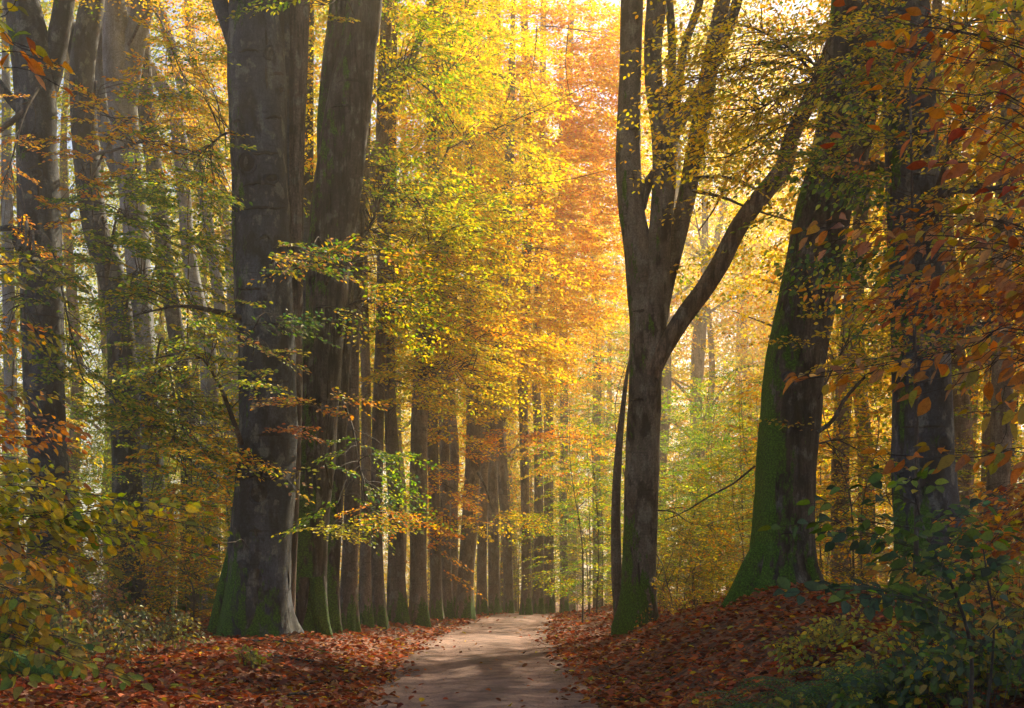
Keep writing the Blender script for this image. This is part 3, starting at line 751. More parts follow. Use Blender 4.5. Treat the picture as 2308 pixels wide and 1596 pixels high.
for k, (lab, spec, Y, mt) in enumerate(row):
    if k in (0, 1, 2, 3): spec = [(a_ + (6 * math.sin(b_ * .006 + k * 2) if b_ < 1300 else 0), b_, c_ * .84) for a_, b_, c_ in spec]
    ROWT.append(beech('beech_tree', lab, spec, Y, mt, 24 if Y < 45 else 27, .38, 24 if Y < 40 else 16, 30 + k, sway=0 if Y < 40 else 9))
px_limb(ROWT[2], [(850, 480, 22), (838, 380, 22), (862, 310, 21), (892, 235, 20), (907, 175, 20), (942, 100, 19), (967, 15, 18), (985, -80, 16)], 33.8, B_WARM, None, seed=41)

forked = beech('beech_tree', 'leaning beech that forks in two above the far left edge of the track',
    [(1046, 1400, 46), (1050, 1300, 42), (1058, 1198, 41), (1066, 1050, 40), (1070, 960, 42), (1064, 850, 34), (1060, 750, 30), (1058, 500, 26)], 44, B_WARM, 25, .35, 24, 61)
px_limb(forked, [(1068, 1010, 24), (1088, 960, 27), (1104, 900, 26), (1118, 840, 26), (1132, 720, 24), (1140, 550, 22), (1150, 300, 20)], 44.1, B_WARM, 22, seed=62)

right_fork = beech('beech_tree', 'tall grey beech splitting into several stems right of the track',
    [(1437, 1412, 86), (1440, 1330, 80), (1444, 1200, 80), (1448, 1000, 76), (1453, 850, 74), (1458, 720, 78), (1452, 640, 78), (1436, 540, 62), (1424, 470, 58), (1417, 350, 54), (1420, 200, 50), (1424, 0, 50)],
    30, B_FORK, 21, .30, 48, 71, knots=[(5.4, K, .04, .3)])
px_limb(right_fork, [(1462, 950, 30), (1466, 820, 52), (1472, 700, 62), (1482, 600, 56), (1489, 510, 52), (1498, 400, 54), (1496, 310, 54), (1486, 255, 46), (1474, 190, 42), (1472, 100, 42), (1480, 0, 46), (1488, -100, 42)], 29.8, B_FORK, 20, sides=28, seed=72, knots=[(6.1, K + .9, .16, .25)])
px_limb(right_fork, [(1470, 850, 20), (1484, 740, 34), (1500, 640, 38), (1524, 540, 40), (1550, 430, 40), (1568, 330, 40), (1588, 230, 38), (1606, 120, 36), (1630, 0, 34), (1650, -100, 32)], 30.4, B_FORK, 20, sides=22, seed=73)
px_limb(right_fork, [(1500, 340, 34), (1530, 275, 32), (1565, 225, 28), (1600, 170, 26), (1632, 90, 24), (1662, 0, 24)], 29.9, B_FORK, 19, seed=74)
px_limb(right_fork, [(1502, 320, 22), (1508, 225, 21), (1515, 110, 20), (1508, 0, 19), (1505, -100, 18)], 30.2, B_FORK, 20, seed=75)
px_limb(right_fork, [(1512, 320, 20), (1526, 225, 19), (1542, 110, 18), (1578, 0, 17)], 30.1, B_FORK, 20, seed=76)
px_limb(right_fork, [(1445, 470, 22), (1458, 420, 24), (1478, 390, 24)], 29.9, B_WARMR, seed=77)
px_limb(right_fork, [(1470, 850, 30), (1497, 785, 38), (1540, 715, 42), (1580, 662, 41), (1625, 592, 41), (1668, 508, 39), (1732, 424, 40), (1768, 376, 40), (1784, 310, 34), (1820, 235, 34), (1850, 165, 30), (1885, 60, 26), (1920, -60, 22)], 29.6, B_WARMR, None, sides=26, seed=78, flute=.05)
thin_dark = beech('beech_tree', 'thin dark crooked stem pressed against the tall beech that splits into stems', [(1396, 1400, 22), (1390, 1300, 24), (1388, 1150, 21), (1394, 1020, 18), (1404, 920, 12), (1414, 840, 8), (1428, 780, 4)], 31.2, B_DARK, None, .2, 12, 79)

mossy = beech('beech_tree', 'huge leaning beech with moss down its left side on the right bank',
    [(1758, 1372, 190), (1760, 1310, 158), (1764, 1240, 142), (1766, 1150, 137), (1775, 1000, 133), (1795, 798, 128), (1815, 700, 127), (1853, 500, 120), (1886, 350, 108), (1904, 200, 98), (1916, 50, 92)],
    24, B_MOSSY, 20, .30, 64, 81, base=.5, knots=[(6.3, K + .3, .04, .3), (3.2, K + .5, .05, .2)], lean=.7)
px_limb(mossy, [(1862, 560, 40), (1900, 450, 56), (1930, 350, 56), (1950, 250, 54), (1964, 130, 52), (1976, 0, 50)], 24.3, B_MOSSY, 18, sides=26, seed=82)
px_limb(mossy, [(1725, 1210, 40), (1706, 1280, 70), (1672, 1345, 62), (1638, 1385, 46), (1605, 1415, 26)], 23.8, B_MOSSY, None, sides=20, name='root', seed=83)
px_limb(mossy, [(1815, 1260, 44), (1838, 1320, 46), (1868, 1362, 30)], 23.7, B_MOSSY, None, sides=16, name='root', seed=84)
px_limb(mossy, [(1905, 400, 40), (1950, 372, 30), (1985, 378, 26), (2030, 400, 24)], 24.4, B_MOSSY, None, seed=85)
px_limb(mossy, [(1842, 975, 9), (1878, 948, 9), (1900, 905, 8), (1928, 872, 7), (1962, 840, 6), (2010, 825, 4)], 23.6, B_TWIG, None, sides=8, name='branch', seed=86)
px_limb(mossy, [(1702, 1050, 5), (1650, 1092, 4), (1600, 1118, 4), (1550, 1150, 3), (1500, 1172, 2)], 23.6, B_TWIG, None, sides=8, name='branch', seed=87)

dark_right = beech('beech_tree', 'dark thick beech trunk behind the green bush, right of the mossy beech',
    [(2098, 1345, 165), (2092, 1230, 152), (2083, 1050, 142), (2080, 850, 134), (2070, 680, 124), (2060, 500, 118), (2054, 380, 115), (2048, 230, 112), (2040, 50, 106)], 21.5, B_SMOOTH, 18, .28, 56, 91,
    knots=[(4.2, K + 1.0, .08, .4), (2.2, K + .8, .10, .35), (6.6, K + .1, -.05, .2)])
px_limb(dark_right, [(2095, 460, 50), (2125, 432, 34), (2160, 424, 22), (2210, 430, 14), (2280, 415, 8)], 21.3, B_SMOOTH, None, seed=92)
px_limb(dark_right, [(2100, 790, 30), (2135, 765, 24), (2200, 735, 16), (2300, 700, 10)], 21.2, B_SMOOTH, None, seed=93)
edge_right = beech('beech_tree', 'slate grey trunk near the right edge behind orange leaves', [(2250, 1330, 44), (2262, 1100, 38), (2280, 850, 34), (2292, 700, 32), (2300, 400, 30), (2310, 100, 28)], 34, B_SMOOTH, 20, .3, 24, 95)

left_edge = beech('beech_tree', 'thick dark beech near the left edge, its trunk forking at the top',
    [(94, 1412, 108), (100, 1300, 92), (112, 1150, 86), (100, 900, 90), (92, 600, 92), (84, 350, 86), (80, 200, 86), (66, 90, 84), (48, 0, 76), (35, -80, 70)], 33, B_SMOOTH, 22, .35, 48, 101, knots=[(11.5, K, .06, .25), (9, K - 1.0, .12, .3), (13.5, K + .2, .05, .2)])
px_limb(left_edge, [(100, 240, 40), (116, 160, 50), (130, 90, 48), (146, 0, 46), (156, -90, 44)], 33.1, B_SMOOTH, 21, sides=22, seed=102)
px_limb(left_edge, [(50, 255, 22), (20, 220, 22), (-10, 180, 22)], 32.8, B_SMOOTH, None, seed=103)
px_limb(left_edge, [(55, 250, 14), (25, 275, 12), (-10, 300, 11)], 32.6, B_DARK, None, seed=104)
px_limb(left_edge, [(58, 560, 44), (44, 540, 34), (30, 515, 16), (-20, 517, 10)], 32.4, B_SMOOTH, None, seed=105)
second_left = beech('beech_tree', 'dark beech bending left as it rises, second trunk from the left edge',
    [(292, 1400, 84), (290, 1272, 70), (286, 1098, 66), (277, 850, 62), (268, 700, 58), (246, 600, 58), (222, 540, 54), (205, 450, 58), (190, 300, 58), (185, 150, 58), (200, 50, 56), (208, 0, 54)], 38, B_SMOOTH, 24, .3, 36, 111)
px_limb(second_left, [(180, 170, 30), (165, 100, 32), (150, 30, 28), (140, -60, 26)], 38.1, B_SMOOTH, 22, seed=112)
pale_left = beech('beech_tree', 'pale blue grey beech with a broad forking top, third trunk from the left',
    [(352, 1395, 70), (346, 1200, 62), (336, 950, 60), (322, 750, 60), (312, 600, 62), (300, 450, 66), (280, 280, 70), (268, 150, 78), (262, 60, 66), (255, 0, 60)], 42, B_PALE, 25, .3, 36, 121)
px_limb(pale_left, [(285, 260, 40), (296, 130, 52), (312, 60, 50), (326, 0, 46), (335, -80, 42)], 42, B_PALE, 25, sides=22, seed=122)
px_limb(pale_left, [(268, 400, 30), (240, 320, 30), (226, 220, 28), (220, 100, 26), (222, 0, 24)], 42.2, B_PALE, 25, seed=123)
more_left = [
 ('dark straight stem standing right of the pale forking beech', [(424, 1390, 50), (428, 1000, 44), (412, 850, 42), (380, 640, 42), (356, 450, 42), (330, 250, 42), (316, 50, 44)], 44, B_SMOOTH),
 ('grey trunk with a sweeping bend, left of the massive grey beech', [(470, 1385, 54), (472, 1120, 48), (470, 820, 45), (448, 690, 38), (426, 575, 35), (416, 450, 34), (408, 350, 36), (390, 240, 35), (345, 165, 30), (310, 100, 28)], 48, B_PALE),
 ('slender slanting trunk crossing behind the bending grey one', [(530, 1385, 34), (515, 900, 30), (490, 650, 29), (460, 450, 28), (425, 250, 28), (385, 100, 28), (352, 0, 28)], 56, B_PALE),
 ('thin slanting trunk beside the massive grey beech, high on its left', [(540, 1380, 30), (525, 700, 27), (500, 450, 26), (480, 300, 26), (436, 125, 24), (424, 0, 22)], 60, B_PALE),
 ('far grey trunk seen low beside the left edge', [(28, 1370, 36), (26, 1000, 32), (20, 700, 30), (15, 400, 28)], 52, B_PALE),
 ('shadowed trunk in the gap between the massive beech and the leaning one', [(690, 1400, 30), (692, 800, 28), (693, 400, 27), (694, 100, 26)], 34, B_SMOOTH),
]
LEFTT = []
for k, (lab, spec, Y, mt) in enumerate(more_left): LEFTT.append(beech('beech_tree', lab, spec, Y, mt, 26, .3, 20, 130 + k))

# thin limbs drawn against the bright leaves over the track
for k, (sp, Y, r_) in enumerate((([(956, 420, 10), (985, 385, 9), (1012, 330, 9), (1022, 285, 8), (1008, 235, 7), (990, 190, 6)], 35., 4), ([(1012, 335, 6), (1040, 320, 5), (1070, 285, 4), (1100, 270, 3)], 35., 4), ([(912, 165, 8), (950, 190, 7), (985, 220, 6), (1015, 270, 5), (1035, 300, 3)], 33., 2), 
    ([(1210, 60, 4), (1205, 130, 3), (1195, 190, 2), (1215, 230, 2)], 33., 4), ([(1280, 75, 4), (1275, 150, 3), (1285, 220, 2)], 33., 4), ([(1100, 300, 5), (1150, 275, 4), (1230, 240, 3), (1330, 190, 3)], 36., 6), ([(1060, 440, 5), (1160, 420, 4), (1280, 405, 3), (1380, 380, 2)], 37., 6), )):
    px_limb(ROWT[r_], [(a_, b_, c_ * .6) for a_, b_, c_ in sp], Y, B_TWIG, None, sides=6, name='branch', seed=200 + k)

# tops of the named trees (mostly above the frame): shade the foreground
for root, kc, z, s in ((big_left, 3, 13.5, .95), (lean_left, 3, 14.5, .9), (mossy, 0, 15., .8), (dark_right, 3, 12.5, .95), (left_edge, 3, 17., .8), (second_left, 0, 19., .8), (pale_left, 1, 20, .8), (right_fork, 1, 16.5, .75)):
    add_crown(root, kc, (rng.normal(0, .5) + (1.6 if root is mossy else 0), 0, z), s, .62, rng.uniform(0, 6))
for k, r_ in enumerate(ROWT + [forked] + LEFTT):
    zb = (11.5 if k < 5 else 9.) if k < 16 else 17.
    if r_ in LEFTT[-1:]: zb = 17
    add_crown(r_, (2, 0, 2, 0, 2, 0, 1, 2, 0, 1, 2, 1, 0, 4, 2, 3, 0, 1, 0, 1, 4, 3, 3)[k], (rng.normal(0, .4), rng.normal(0, .4), zb), .62 if k < 16 else .55, .75, rng.uniform(0, 6))

# ------------------------------------------------------------------ the wood behind
def wood():
    spots = []
    def shades_track(x, y):
        # keep the lane open through which the sun reaches the track near the crest
        vx, vy = x + .5, y - 27.; al = vx * math.sin(SUN_AZ) + vy * math.cos(SUN_AZ); pe = abs(vx * math.cos(SUN_AZ) - vy * math.sin(SUN_AZ))
        if 0 < al < 40 and pe < 3.6: return True
        # and the glade through which it reaches the leaves over the track
        vx, vy = x - 0., y - 46.; al = vx * math.sin(SUN_AZ) + vy * math.cos(SUN_AZ); pe = abs(vx * math.cos(SUN_AZ) - vy * math.sin(SUN_AZ))
        return 3 < al < 34 and pe < 5.6
    def ok(x, y, dmin=3.0): return all((x - a) ** 2 + (y - b) ** 2 > dmin ** 2 for a, b in spots)
    zones = [
     (15, -.20, .17, 64, 120, [2, 0, 2, 1, 0], 6.5, 1.3, 'golden beech standing far off in the glowing haze beyond the crest', 'golden beeches beyond the crest'),
     (11, .20, .42, 48, 100, [0, 2, 1, 0, 3], 3.5, 1.15, 'sunlit yellow beech in the wood beyond the right bank', 'beeches in the wood beyond the right bank'),
     (7, .30, .46, 27, 46, [3, 0, 3, 1], 3.0, .85, 'olive gold beech close behind the dark trunk on the right', 'beeches behind the dark right trunk'),
     (12, .10, .24, 84, 118, [0, 2, 0], 2.5, 1.35, 'glowing yellow beech far back between the two big right beeches', 'glowing beeches between the big right beeches'),
     (46, -.26, .46, 115, 190, [2, 0, 2, 3, 2], 1.0, 1.45, 'pale far off tree closing the view through the wood', 'far off trees closing the view'),
     (16, -.45, -.16, 55, 110, [3, 3, 2, 3, 0], 4.5, 1.1, 'green gold beech standing back in the open wood on the left', 'beeches in the open wood on the left'),
    ]
    for n, a, b, y0, y1, kc, lift, s, lab, grp in zones:
        k = tries = 0
        while k < n and tries < 500:
            tries += 1
            y = y0 + (y1 - y0) * rng.random() ** 1.1; x = y * rng.uniform(a, b)
            if shades_track(x, y): continue
            if not ok(x, y, 4.) or abs(x - road_c(y)) < 3.0: continue
            spots.append((x, y))
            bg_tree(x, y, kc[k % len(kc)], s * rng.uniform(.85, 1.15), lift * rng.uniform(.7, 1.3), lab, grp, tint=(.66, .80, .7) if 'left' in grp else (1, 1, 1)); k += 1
wood()
# trees added at and beyond the right edge, so their tops shade the foreground
for k, (x, y, kc, s_, lf) in enumerate(((10.2, 15.5, 3, .85, 5.), (12.6, 21., 0, .9, 5.), (10.6, 25.2, 3, .8, 5.5), (15., 29., 1, .95, 4.5), (9.2, 11.4, 3, .8, 6.), (12.4, 33.5, 3, .9, 4.5), (8.5, 33., 3, .9, 6.5), (10.4, 37.5, 0, .9, 5.5), (8.8, 19.5, 3, .75, 8.))):
    if k in (6, 7):  # these two are put in behind the right trunks to shade the near track
        bg_tree(x, y, kc, s_, lf, 'olive gold beech close behind the dark trunk on the right', 'beeches behind the dark right trunk')
    else:
        bg_tree(x, y, kc, s_, lf, 'beech standing at or just outside the right edge of the view', 'beeches at the right edge')

# ------------------------------------------------------------------ branch scars and knots on the nearest trunks
from mathutils.bvhtree import BVHTree
def scars(root, items):
    """items: (kind, px, py, width, height).  Each lies on the trunk's own surface."""
    ob = [c for c in root.children if c.name.split('.')[0] == 'trunk'][0]; me = ob.data; o = Vector(root.location)
    bv = BVHTree.FromPolygons([v.co.copy() for v in me.vertices], [tuple(p.vertices) for p in me.polygons])
    eye = Vector((0, 0, CZ)) - o
    def hit(px, py):
        d = Vector(((px - CX) / F, 1., (HY - py) / F)).normalized(); h = bv.ray_cast(eye, d)
        return (np.array(h[0]), np.array(h[1])) if h[0] is not None else None
    for kind, px, py, w_, h_ in items:
        if kind == 'arc':        # drooping crescent crease
            pts = [hit(px + w_ * t, py + h_ * (abs(t) ** 1.6) * 1.2 + rng.normal(0, .8)) for t in np.linspace(-.5, .5, 13)]
            rad = lambda t: .028 * (1 - abs(t * 2) ** 2) + .004
        elif kind == 'line':     # upright crack
            pts = [hit(px + w_ * .12 * math.sin(5 * t), py + h_ * t) for t in np.linspace(-.5, .5, 13)]
            rad = lambda t: .024 * (1 - abs(t * 2) ** 2) + .004
        else:                    # eye: healed branch stub with a raised rim
            pts = [hit(px + w_ * .5 * math.cos(a), py + h_ * .5 * math.sin(a)) for a in np.linspace(0, 2 * math.pi, 19)]
            rad = lambda t: .034
        pts = [p for p in pts if p is not None]
        if len(pts) < 5: continue
        C = np.array([p - n * .004 for p, n in pts]); R = [rad(t) for t in np.linspace(-.5, .5, len(pts))]
        part('scar', Tubes().add(C, R, 7, trunk_disp(int(rng.integers(999)), 0, 1, (), .12)).mesh('scar', B_SCAR if kind != 'eye' else B_SMOOTH), root)
        if kind == 'eye':
            V, Fq = [], []; rings, sg = 4, 18
            for i in range(rings):
                f = 1 - i / (rings - .4)
                for j in range(sg):
                    a = 2 * math.pi * j / sg; h = hit(px + w_ * .5 * f * math.cos(a) * (1 + .1 * math.sin(3 * a)), py + h_ * .5 * f * math.sin(a)) or pts[0]
                    V.append(h[0] + h[1] * (.006 + .05 * (1 - f) ** 2 * (w_ / 40)))
            for i in range(rings - 1):
                for j in range(sg): Fq.append((i * sg + j, i * sg + (j + 1) % sg, (i + 1) * sg + (j + 1) % sg, (i + 1) * sg + j))
            part('knot', mesh_from('knot', np.array(V), np.array(Fq).ravel(), np.full(len(Fq), 4), B_SCAR), root)
scars(big_left, [('eye', 607, 118, 24, 30), ('line', 600, 90, 10, 60), ('arc', 562, 112, 50, 14), ('arc', 624, 165, 34, 14), ('eye', 633, 203, 12, 20), ('line', 600, 175, 8, 60), ('arc', 617, 263, 40, 18), ('arc', 536, 272, 34, 20),
                 ('eye', 557, 368, 38, 44), ('eye', 612, 402, 32, 22), ('arc', 585, 412, 90, 24), ('arc', 600, 345, 110, 6), ('arc', 597, 532, 26, 24), ('arc', 634, 552, 40, 20), ('arc', 600, 468, 120, 8), ('eye', 584, 1113, 44, 46), ('arc', 584, 1075, 90, 22),
                 ('line', 576, 1200, 14, 26), ('arc', 575, 1195, 30, 10), ('arc', 560, 650, 60, 5), ('arc', 615, 860, 80, 4), ('line', 650, 1300, 6, 60), ('arc', 600, 980, 70, 4), ('arc', 590, 730, 90, 4)])
scars(lean_left, [('arc', 790, 180, 70, 20), ('arc', 770, 236, 50, 14), ('line', 745, 470, 10, 90), ('line', 770, 380, 10, 80), ('line', 748, 1120, 8, 120), ('arc', 735, 690, 60, 14), ('line', 740, 900, 8, 110)])
scars(left_edge, [('arc', 82, 375, 44, 18), ('eye', 84, 392, 26, 24), ('line', 86, 440, 8, 70), ('arc', 60, 232, 30, 14), ('arc', 58, 340, 24, 12)])
scars(second_left, [('arc', 192, 205, 40, 20), ('arc', 196, 380, 40, 12)])
scars(right_fork, [('arc', 1425, 290, 40, 6), ('arc', 1450, 700, 50, 8), ('line', 1470, 560, 8, 90), ('line', 1440, 1290, 8, 60), ('arc', 1440, 900, 40, 10)])
scars(mossy, [('arc', 1840, 640, 70, 18), ('eye', 1775, 850, 22, 20), ('arc', 1800, 420, 60, 10), ('line', 1800, 1030, 8, 120), ('arc', 1790, 1200, 60, 14), ('line', 1750, 1120, 8, 90)])
scars(dark_right, [('line', 2072, 330, 16, 70), ('arc', 2075, 390, 90, 24), ('line', 2008, 430, 6, 140), ('arc', 2080, 960, 110, 8), ('eye', 2128, 1000, 30, 40), ('arc', 2060, 560, 60, 8)])
# ------------------------------------------------------------------ understory saplings and bushes
def understory():
    def scatter(n, a, b, y0, y1, kinds, smin, smax, lab, grp, dmin=1.2, name='beech_sapling', cat='sapling', tint=None):
        pts = []; tries = 0
        while len(pts) < n and tries < 3000:
            tries += 1; y = y0 + (y1 - y0) * rng.random(); x = y * rng.uniform(a, b)
            if abs(x - road_c(y)) < road_w(y) + 1.0 or any((x - p) ** 2 + (y - q) ** 2 < dmin ** 2 for p, q in pts): continue
            pts.append((x, y)); s = rng.uniform(smin, smax)
            sapling(x, y, kinds[len(pts) % len(kinds)], s, lab, grp, name, tint or (1, 1, 1), cat)
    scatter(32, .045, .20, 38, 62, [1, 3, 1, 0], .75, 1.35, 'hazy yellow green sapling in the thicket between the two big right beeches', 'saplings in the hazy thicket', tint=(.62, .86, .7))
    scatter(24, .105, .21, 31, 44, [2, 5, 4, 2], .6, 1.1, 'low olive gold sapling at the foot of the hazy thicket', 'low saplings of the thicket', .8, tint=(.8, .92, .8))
    scatter(18, .24, .45, 26, 44, [0, 1, 3, 2], .7, 1.2, 'gold and green sapling behind the mossy and dark right trunks', 'saplings behind the right trunks')
    scatter(16, .24, .44, 25, 36, [5, 4, 2], .8, 1.4, 'low tan bush under the trees behind the right bank', 'low bushes behind the right bank', .8, 'beech_bush', 'bush')
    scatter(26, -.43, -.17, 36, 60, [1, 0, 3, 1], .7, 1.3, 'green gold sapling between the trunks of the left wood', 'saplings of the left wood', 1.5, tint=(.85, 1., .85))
    scatter(18, -.42, -.22, 26, 40, [4, 5, 4], .8, 1.3, 'low sage green bush on the floor of the left wood', 'low bushes of the left wood', .9, 'beech_bush', 'bush')
    scatter(14, -.02, .06, 62, 95, [0, 3, 1], .9, 1.3, 'tiny sunlit sapling far beyond the crest of the track', 'saplings beyond the crest', 2.)
understory()

# ------------------------------------------------------------------ boughs of the named trees
GG = {'green': .6, 'lime': .6, 'olive': .3}
GO = {'gold': .8, 'amber': .4, 'olive': .4, 'lime': .3}
OR = {'amber': .9, 'gold': .5, 'tan': .3}
MX = {'olive': .7, 'gold': .5, 'green': .4, 'tan': .3, 'amber': .25}
YL = {'lemon': .8, 'gold': .8, 'lime': .4}

DENS = 1.0
fo = Foliage(big_left)
src = at(540, 715, 24.6)
fo.bough(src, 400, 690, 23, 140, 45, 1.4, 16, {'olive': .4, 'green': .8, 'lime': .5}, .085, r0=.06, bend=.02)
fo.bough(at(545, 1000, 24.5), 440, 800, 22, 120, 60, 1.4, 16, {'olive': .5, 'lime': .6, 'green': .6}, .085, r0=.05)
fo.bough(at(600, 620, 24.3), 640, 590, 22.6, 55, 14, .5, 4, {'green': .6, 'blue': .5, 'lime': .3}, .09, r0=.015, keep=.8)
fo.bough(at(570, 745, 24.3), 620, 715, 22.4, 80, 16, .6, 6, {'green': .6, 'blue': .4, 'sage': .4}, .09, r0=.016, keep=.85)
fo.bough(at(570, 800, 24.3), 590, 775, 22.2, 60, 12, .5, 4, {'sage': .5, 'lime': .4, 'tan': .3}, .09, r0=.014, keep=.8)
fo.bough(at(590, 1080, 24.2), 615, 1050, 22.4, 50, 14, .4, 3, {'lime': .5, 'olive': .4, 'tan': .3}, .09, r0=.012, tpl=TPL_LOOSE, keep=.7)
fo.bough(at(560, 1235, 24.2), 530, 1225, 23, 30, 6, .3, 2, {'tan': .7, 'amber': .3}, .085, r0=.008, tpl=TPL_LOOSE, keep=.7)
fo.bough(at(540, 300, 24.8), 470, 330, 24, 60, 160, 1.2, 26, {'green': .7, 'lime': .7}, .085, r0=.03)
fo.done('lower_foliage')

fo = Foliage(lean_left)
fo.bough(at(735, 640, 26.5), 790, 600, 23.5, 110, 46, 1.2, 16, {'olive': .5, 'tan': .5, 'gold': .4, 'green': .4}, .088, r0=.04)
fo.bough(at(730, 560, 26.4), 700, 590, 23.2, 50, 20, .6, 6, {'green': .4, 'olive': .5, 'tan': .3}, .088, r0=.02)
fo.bough(at(740, 1000, 26.5), 715, 915, 24.5, 45, 18, .5, 4, {'tan': .5, 'amber': .3, 'olive': .4}, .085, r0=.02)
fo.bough(at(745, 1100, 26.6), 705, 975, 24.5, 40, 16, .5, 3, {'rust': .5, 'tan': .3}, .085, r0=.02)
fo.bough(at(770, 700, 26.8), 860, 690, 25.5, 90, 50, 1.2, 18, {'lime': .7, 'green': .5, 'gold': .4}, .085, r0=.035)
fo.bough(at(770, 900, 26.8), 820, 1080, 25.5, 60, 90, .9, 22, {'green': .8, 'lime': .5, 'blue': .2}, .085, r0=.03)
fo.bough(at(765, 1120, 26.8), 845, 1152, 25.2, 48, 14, .5, 5, {'amber': .9, 'gold': .3}, .08, r0=.012)
fo.bough(at(765, 1180, 26.8), 780, 1195, 25, 40, 18, .4, 5, {'lemon': .4, 'lime': .6}, .08, r0=.012)
fo.bough(at(800, 40, 26.8), 740, 10, 23.5, 110, 25, .8, 8, {'lime': .7, 'green': .4}, .09, r0=.02)
fo.done('lower_foliage')

DENS = 1.5
for root, spec in ((ROWT[0], [(at(800, 600, 30), 880, 430, 30, 110, 60, 1.8, 30, {'green': .6, 'lime': .8, 'gold': .3}, .1), (at(800, 520, 30), 930, 560, 30.5, 110, 60, 1.8, 26, {'lime': .8, 'olive': .4, 'gold': .4}, .1), (at(800, 300, 30), 900, 150, 30, 80, 80, 1.6, 16, {'green': .5, 'lime': .7}, .1)]),
                   (ROWT[2], [(at(862, 450, 34), 960, 480, 34, 130, 70, 2., 34, {'lime': .8, 'lemon': .6, 'green': .3}, .105), (at(862, 600, 34), 920, 700, 34, 90, 80, 1.6, 26, {'lime': .6, 'gold': .6}, .1), (at(870, 1000, 34), 880, 860, 33, 60, 60, 1., 12, {'lime': .6, 'gold': .6}, .1)]),
                   (ROWT[4], [(at(955, 700, 36), 1010, 640, 36, 110, 70, 2., 34, YL, .11), (at(960, 600, 36), 1080, 520, 37, 130, 60, 2., 34, {'gold': 1, 'amber': .4, 'lemon': .4}, .11), (at(948, 850, 36), 1000, 830, 35.5, 110, 60, 1.6, 34, YL, .105), (at(950, 780, 36), 1060, 770, 37, 110, 50, 1.6, 26, {'gold': .8, 'amber': .5}, .105), (at(975, 300, 36), 1080, 300, 38, 130, 90, 2., 34, YL, .12), (at(975, 200, 36), 1060, 150, 38, 120, 90, 2., 30, YL, .12)]),
                   (ROWT[5], [(at(980, 1000, 42), 1010, 960, 40, 50, 40, 1.2, 9, GO, .11), (at(980, 1100, 42), 1000, 1090, 39.5, 40, 90, 1., 12, {'amber': .7, 'gold': .6, 'tan': .3}, .10), (at(980, 1250, 42), 1000, 1230, 39.5, 36, 60, .9, 9, {'amber': .6, 'tan': .4, 'olive': .3}, .10)]),
                   (ROWT[6], [(at(1003, 900, 44), 1050, 880, 42, 80, 50, 1.5, 24, YL, .12), (at(1003, 800, 44), 1100, 700, 43, 110, 60, 2., 34, {'gold': 1, 'lemon': .4, 'amber': .3}, .12)]),
                   (ROWT[11], [(at(1183, 800, 50), 1230, 720, 47, 80, 80, 2., 26, {'gold': 1., 'amber': .4}, .13), (at(1183, 1000, 50), 1200, 985, 46, 110, 22, 1.2, 16, {'amber': 1, 'tan': .3, 'gold': .2}, .12), (at(1183, 700, 50), 1200, 560, 48, 120, 90, 2., 36, {'gold': 1, 'amber': .5}, .14), (at(1185, 450, 50), 1180, 400, 48, 150, 90, 2.5, 62, {'gold': 1, 'amber': .6, 'lemon': .3}, .14), (at(1185, 300, 50), 1230, 230, 48, 160, 100, 2.5, 75, {'gold': 1., 'amber': .5}, .14), (at(1190, 150, 50), 1230, 60, 48, 190, 80, 2.5, 85, {'gold': 1., 'amber': .5, 'lemon': .3}, .14)]),
                   (ROWT[13], [(at(1240, 800, 56), 1310, 640, 50, 80, 80, 2.2, 30, {'gold': 1., 'amber': .4}, .14), (at(1236, 1000, 56), 1270, 1010, 48, 60, 60, 1.5, 14, {'gold': .6, 'lime': .4, 'amber': .3}, .12), (at(1250, 600, 56), 1320, 430, 50, 90, 110, 2.4, 70, {'gold': 1., 'amber': .45, 'lemon': .2}, .14), (at(1260, 400, 56), 1330, 200, 50, 90, 110, 2.4, 75, {'gold': 1., 'amber': .45, 'lemon': .2}, .14)]),
                   (forked, [(at(1066, 1050, 44), 1120, 1170, 43, 60, 20, .8, 8, {'gold': .7, 'lime': .4}, .11), (at(1118, 840, 44), 1150, 780, 42, 90, 60, 1.6, 24, {'gold': .8, 'lemon': .5, 'amber': .3}, .12)])):
    fo = Foliage(root, twigs=root in (ROWT[0], ROWT[2], ROWT[4]))
    for (src, px, py, Y, hw, hh, dp, n, mix, lf) in spec:
        fo.bough(src, px, py, Y, hw, hh, dp, n, mix, lf * 1.08, r0=.05, scale=1.2, twr=.007)
    fo.done('lower_foliage')

DENS = .9
fo = Foliage(right_fork)
fo.bough(at(1560, 350, 30), 1600, 300, 28, 90, 90, 1.5, 14, {'gold': .7, 'lemon': .4, 'olive': .3}, .095, r0=.04)
fo.bough(at(1480, 1150, 29.6), 1560, 1180, 29, 80, 40, 1., 7, {'amber': .5, 'gold': .4, 'olive': .3}, .09, r0=.02, keep=.6)
fo.bough(at(1440, 240, 29.5), 1450, 220, 27.5, 30, 60, .5, 3, {'lime': .6, 'gold': .4}, .09, r0=.012, tpl=TPL_LOOSE, keep=.5)
fo.bough(at(1480, 1250, 29.6), 1510, 1330, 28.6, 60, 50, .8, 9, {'olive': .6, 'gold': .5, 'tan': .3}, .085, r0=.014)
for (a, b) in (((1568, 330), [(1568, 400, 9), (1640, 400, 7), (1700, 425, 6), (1740, 470, 4)]), ((1560, 430), [(1560, 430, 9), (1630, 445, 7), (1690, 470, 5), (1790, 500, 4)]), ((1, 1), [(1640, 405, 5), (1610, 470, 4), (1575, 520, 3)])):
    px_limb(right_fork, b, 29.8, B_TWIG, None, sides=6, name='branch', seed=int(rng.integers(99)))
fo.done('lower_foliage')

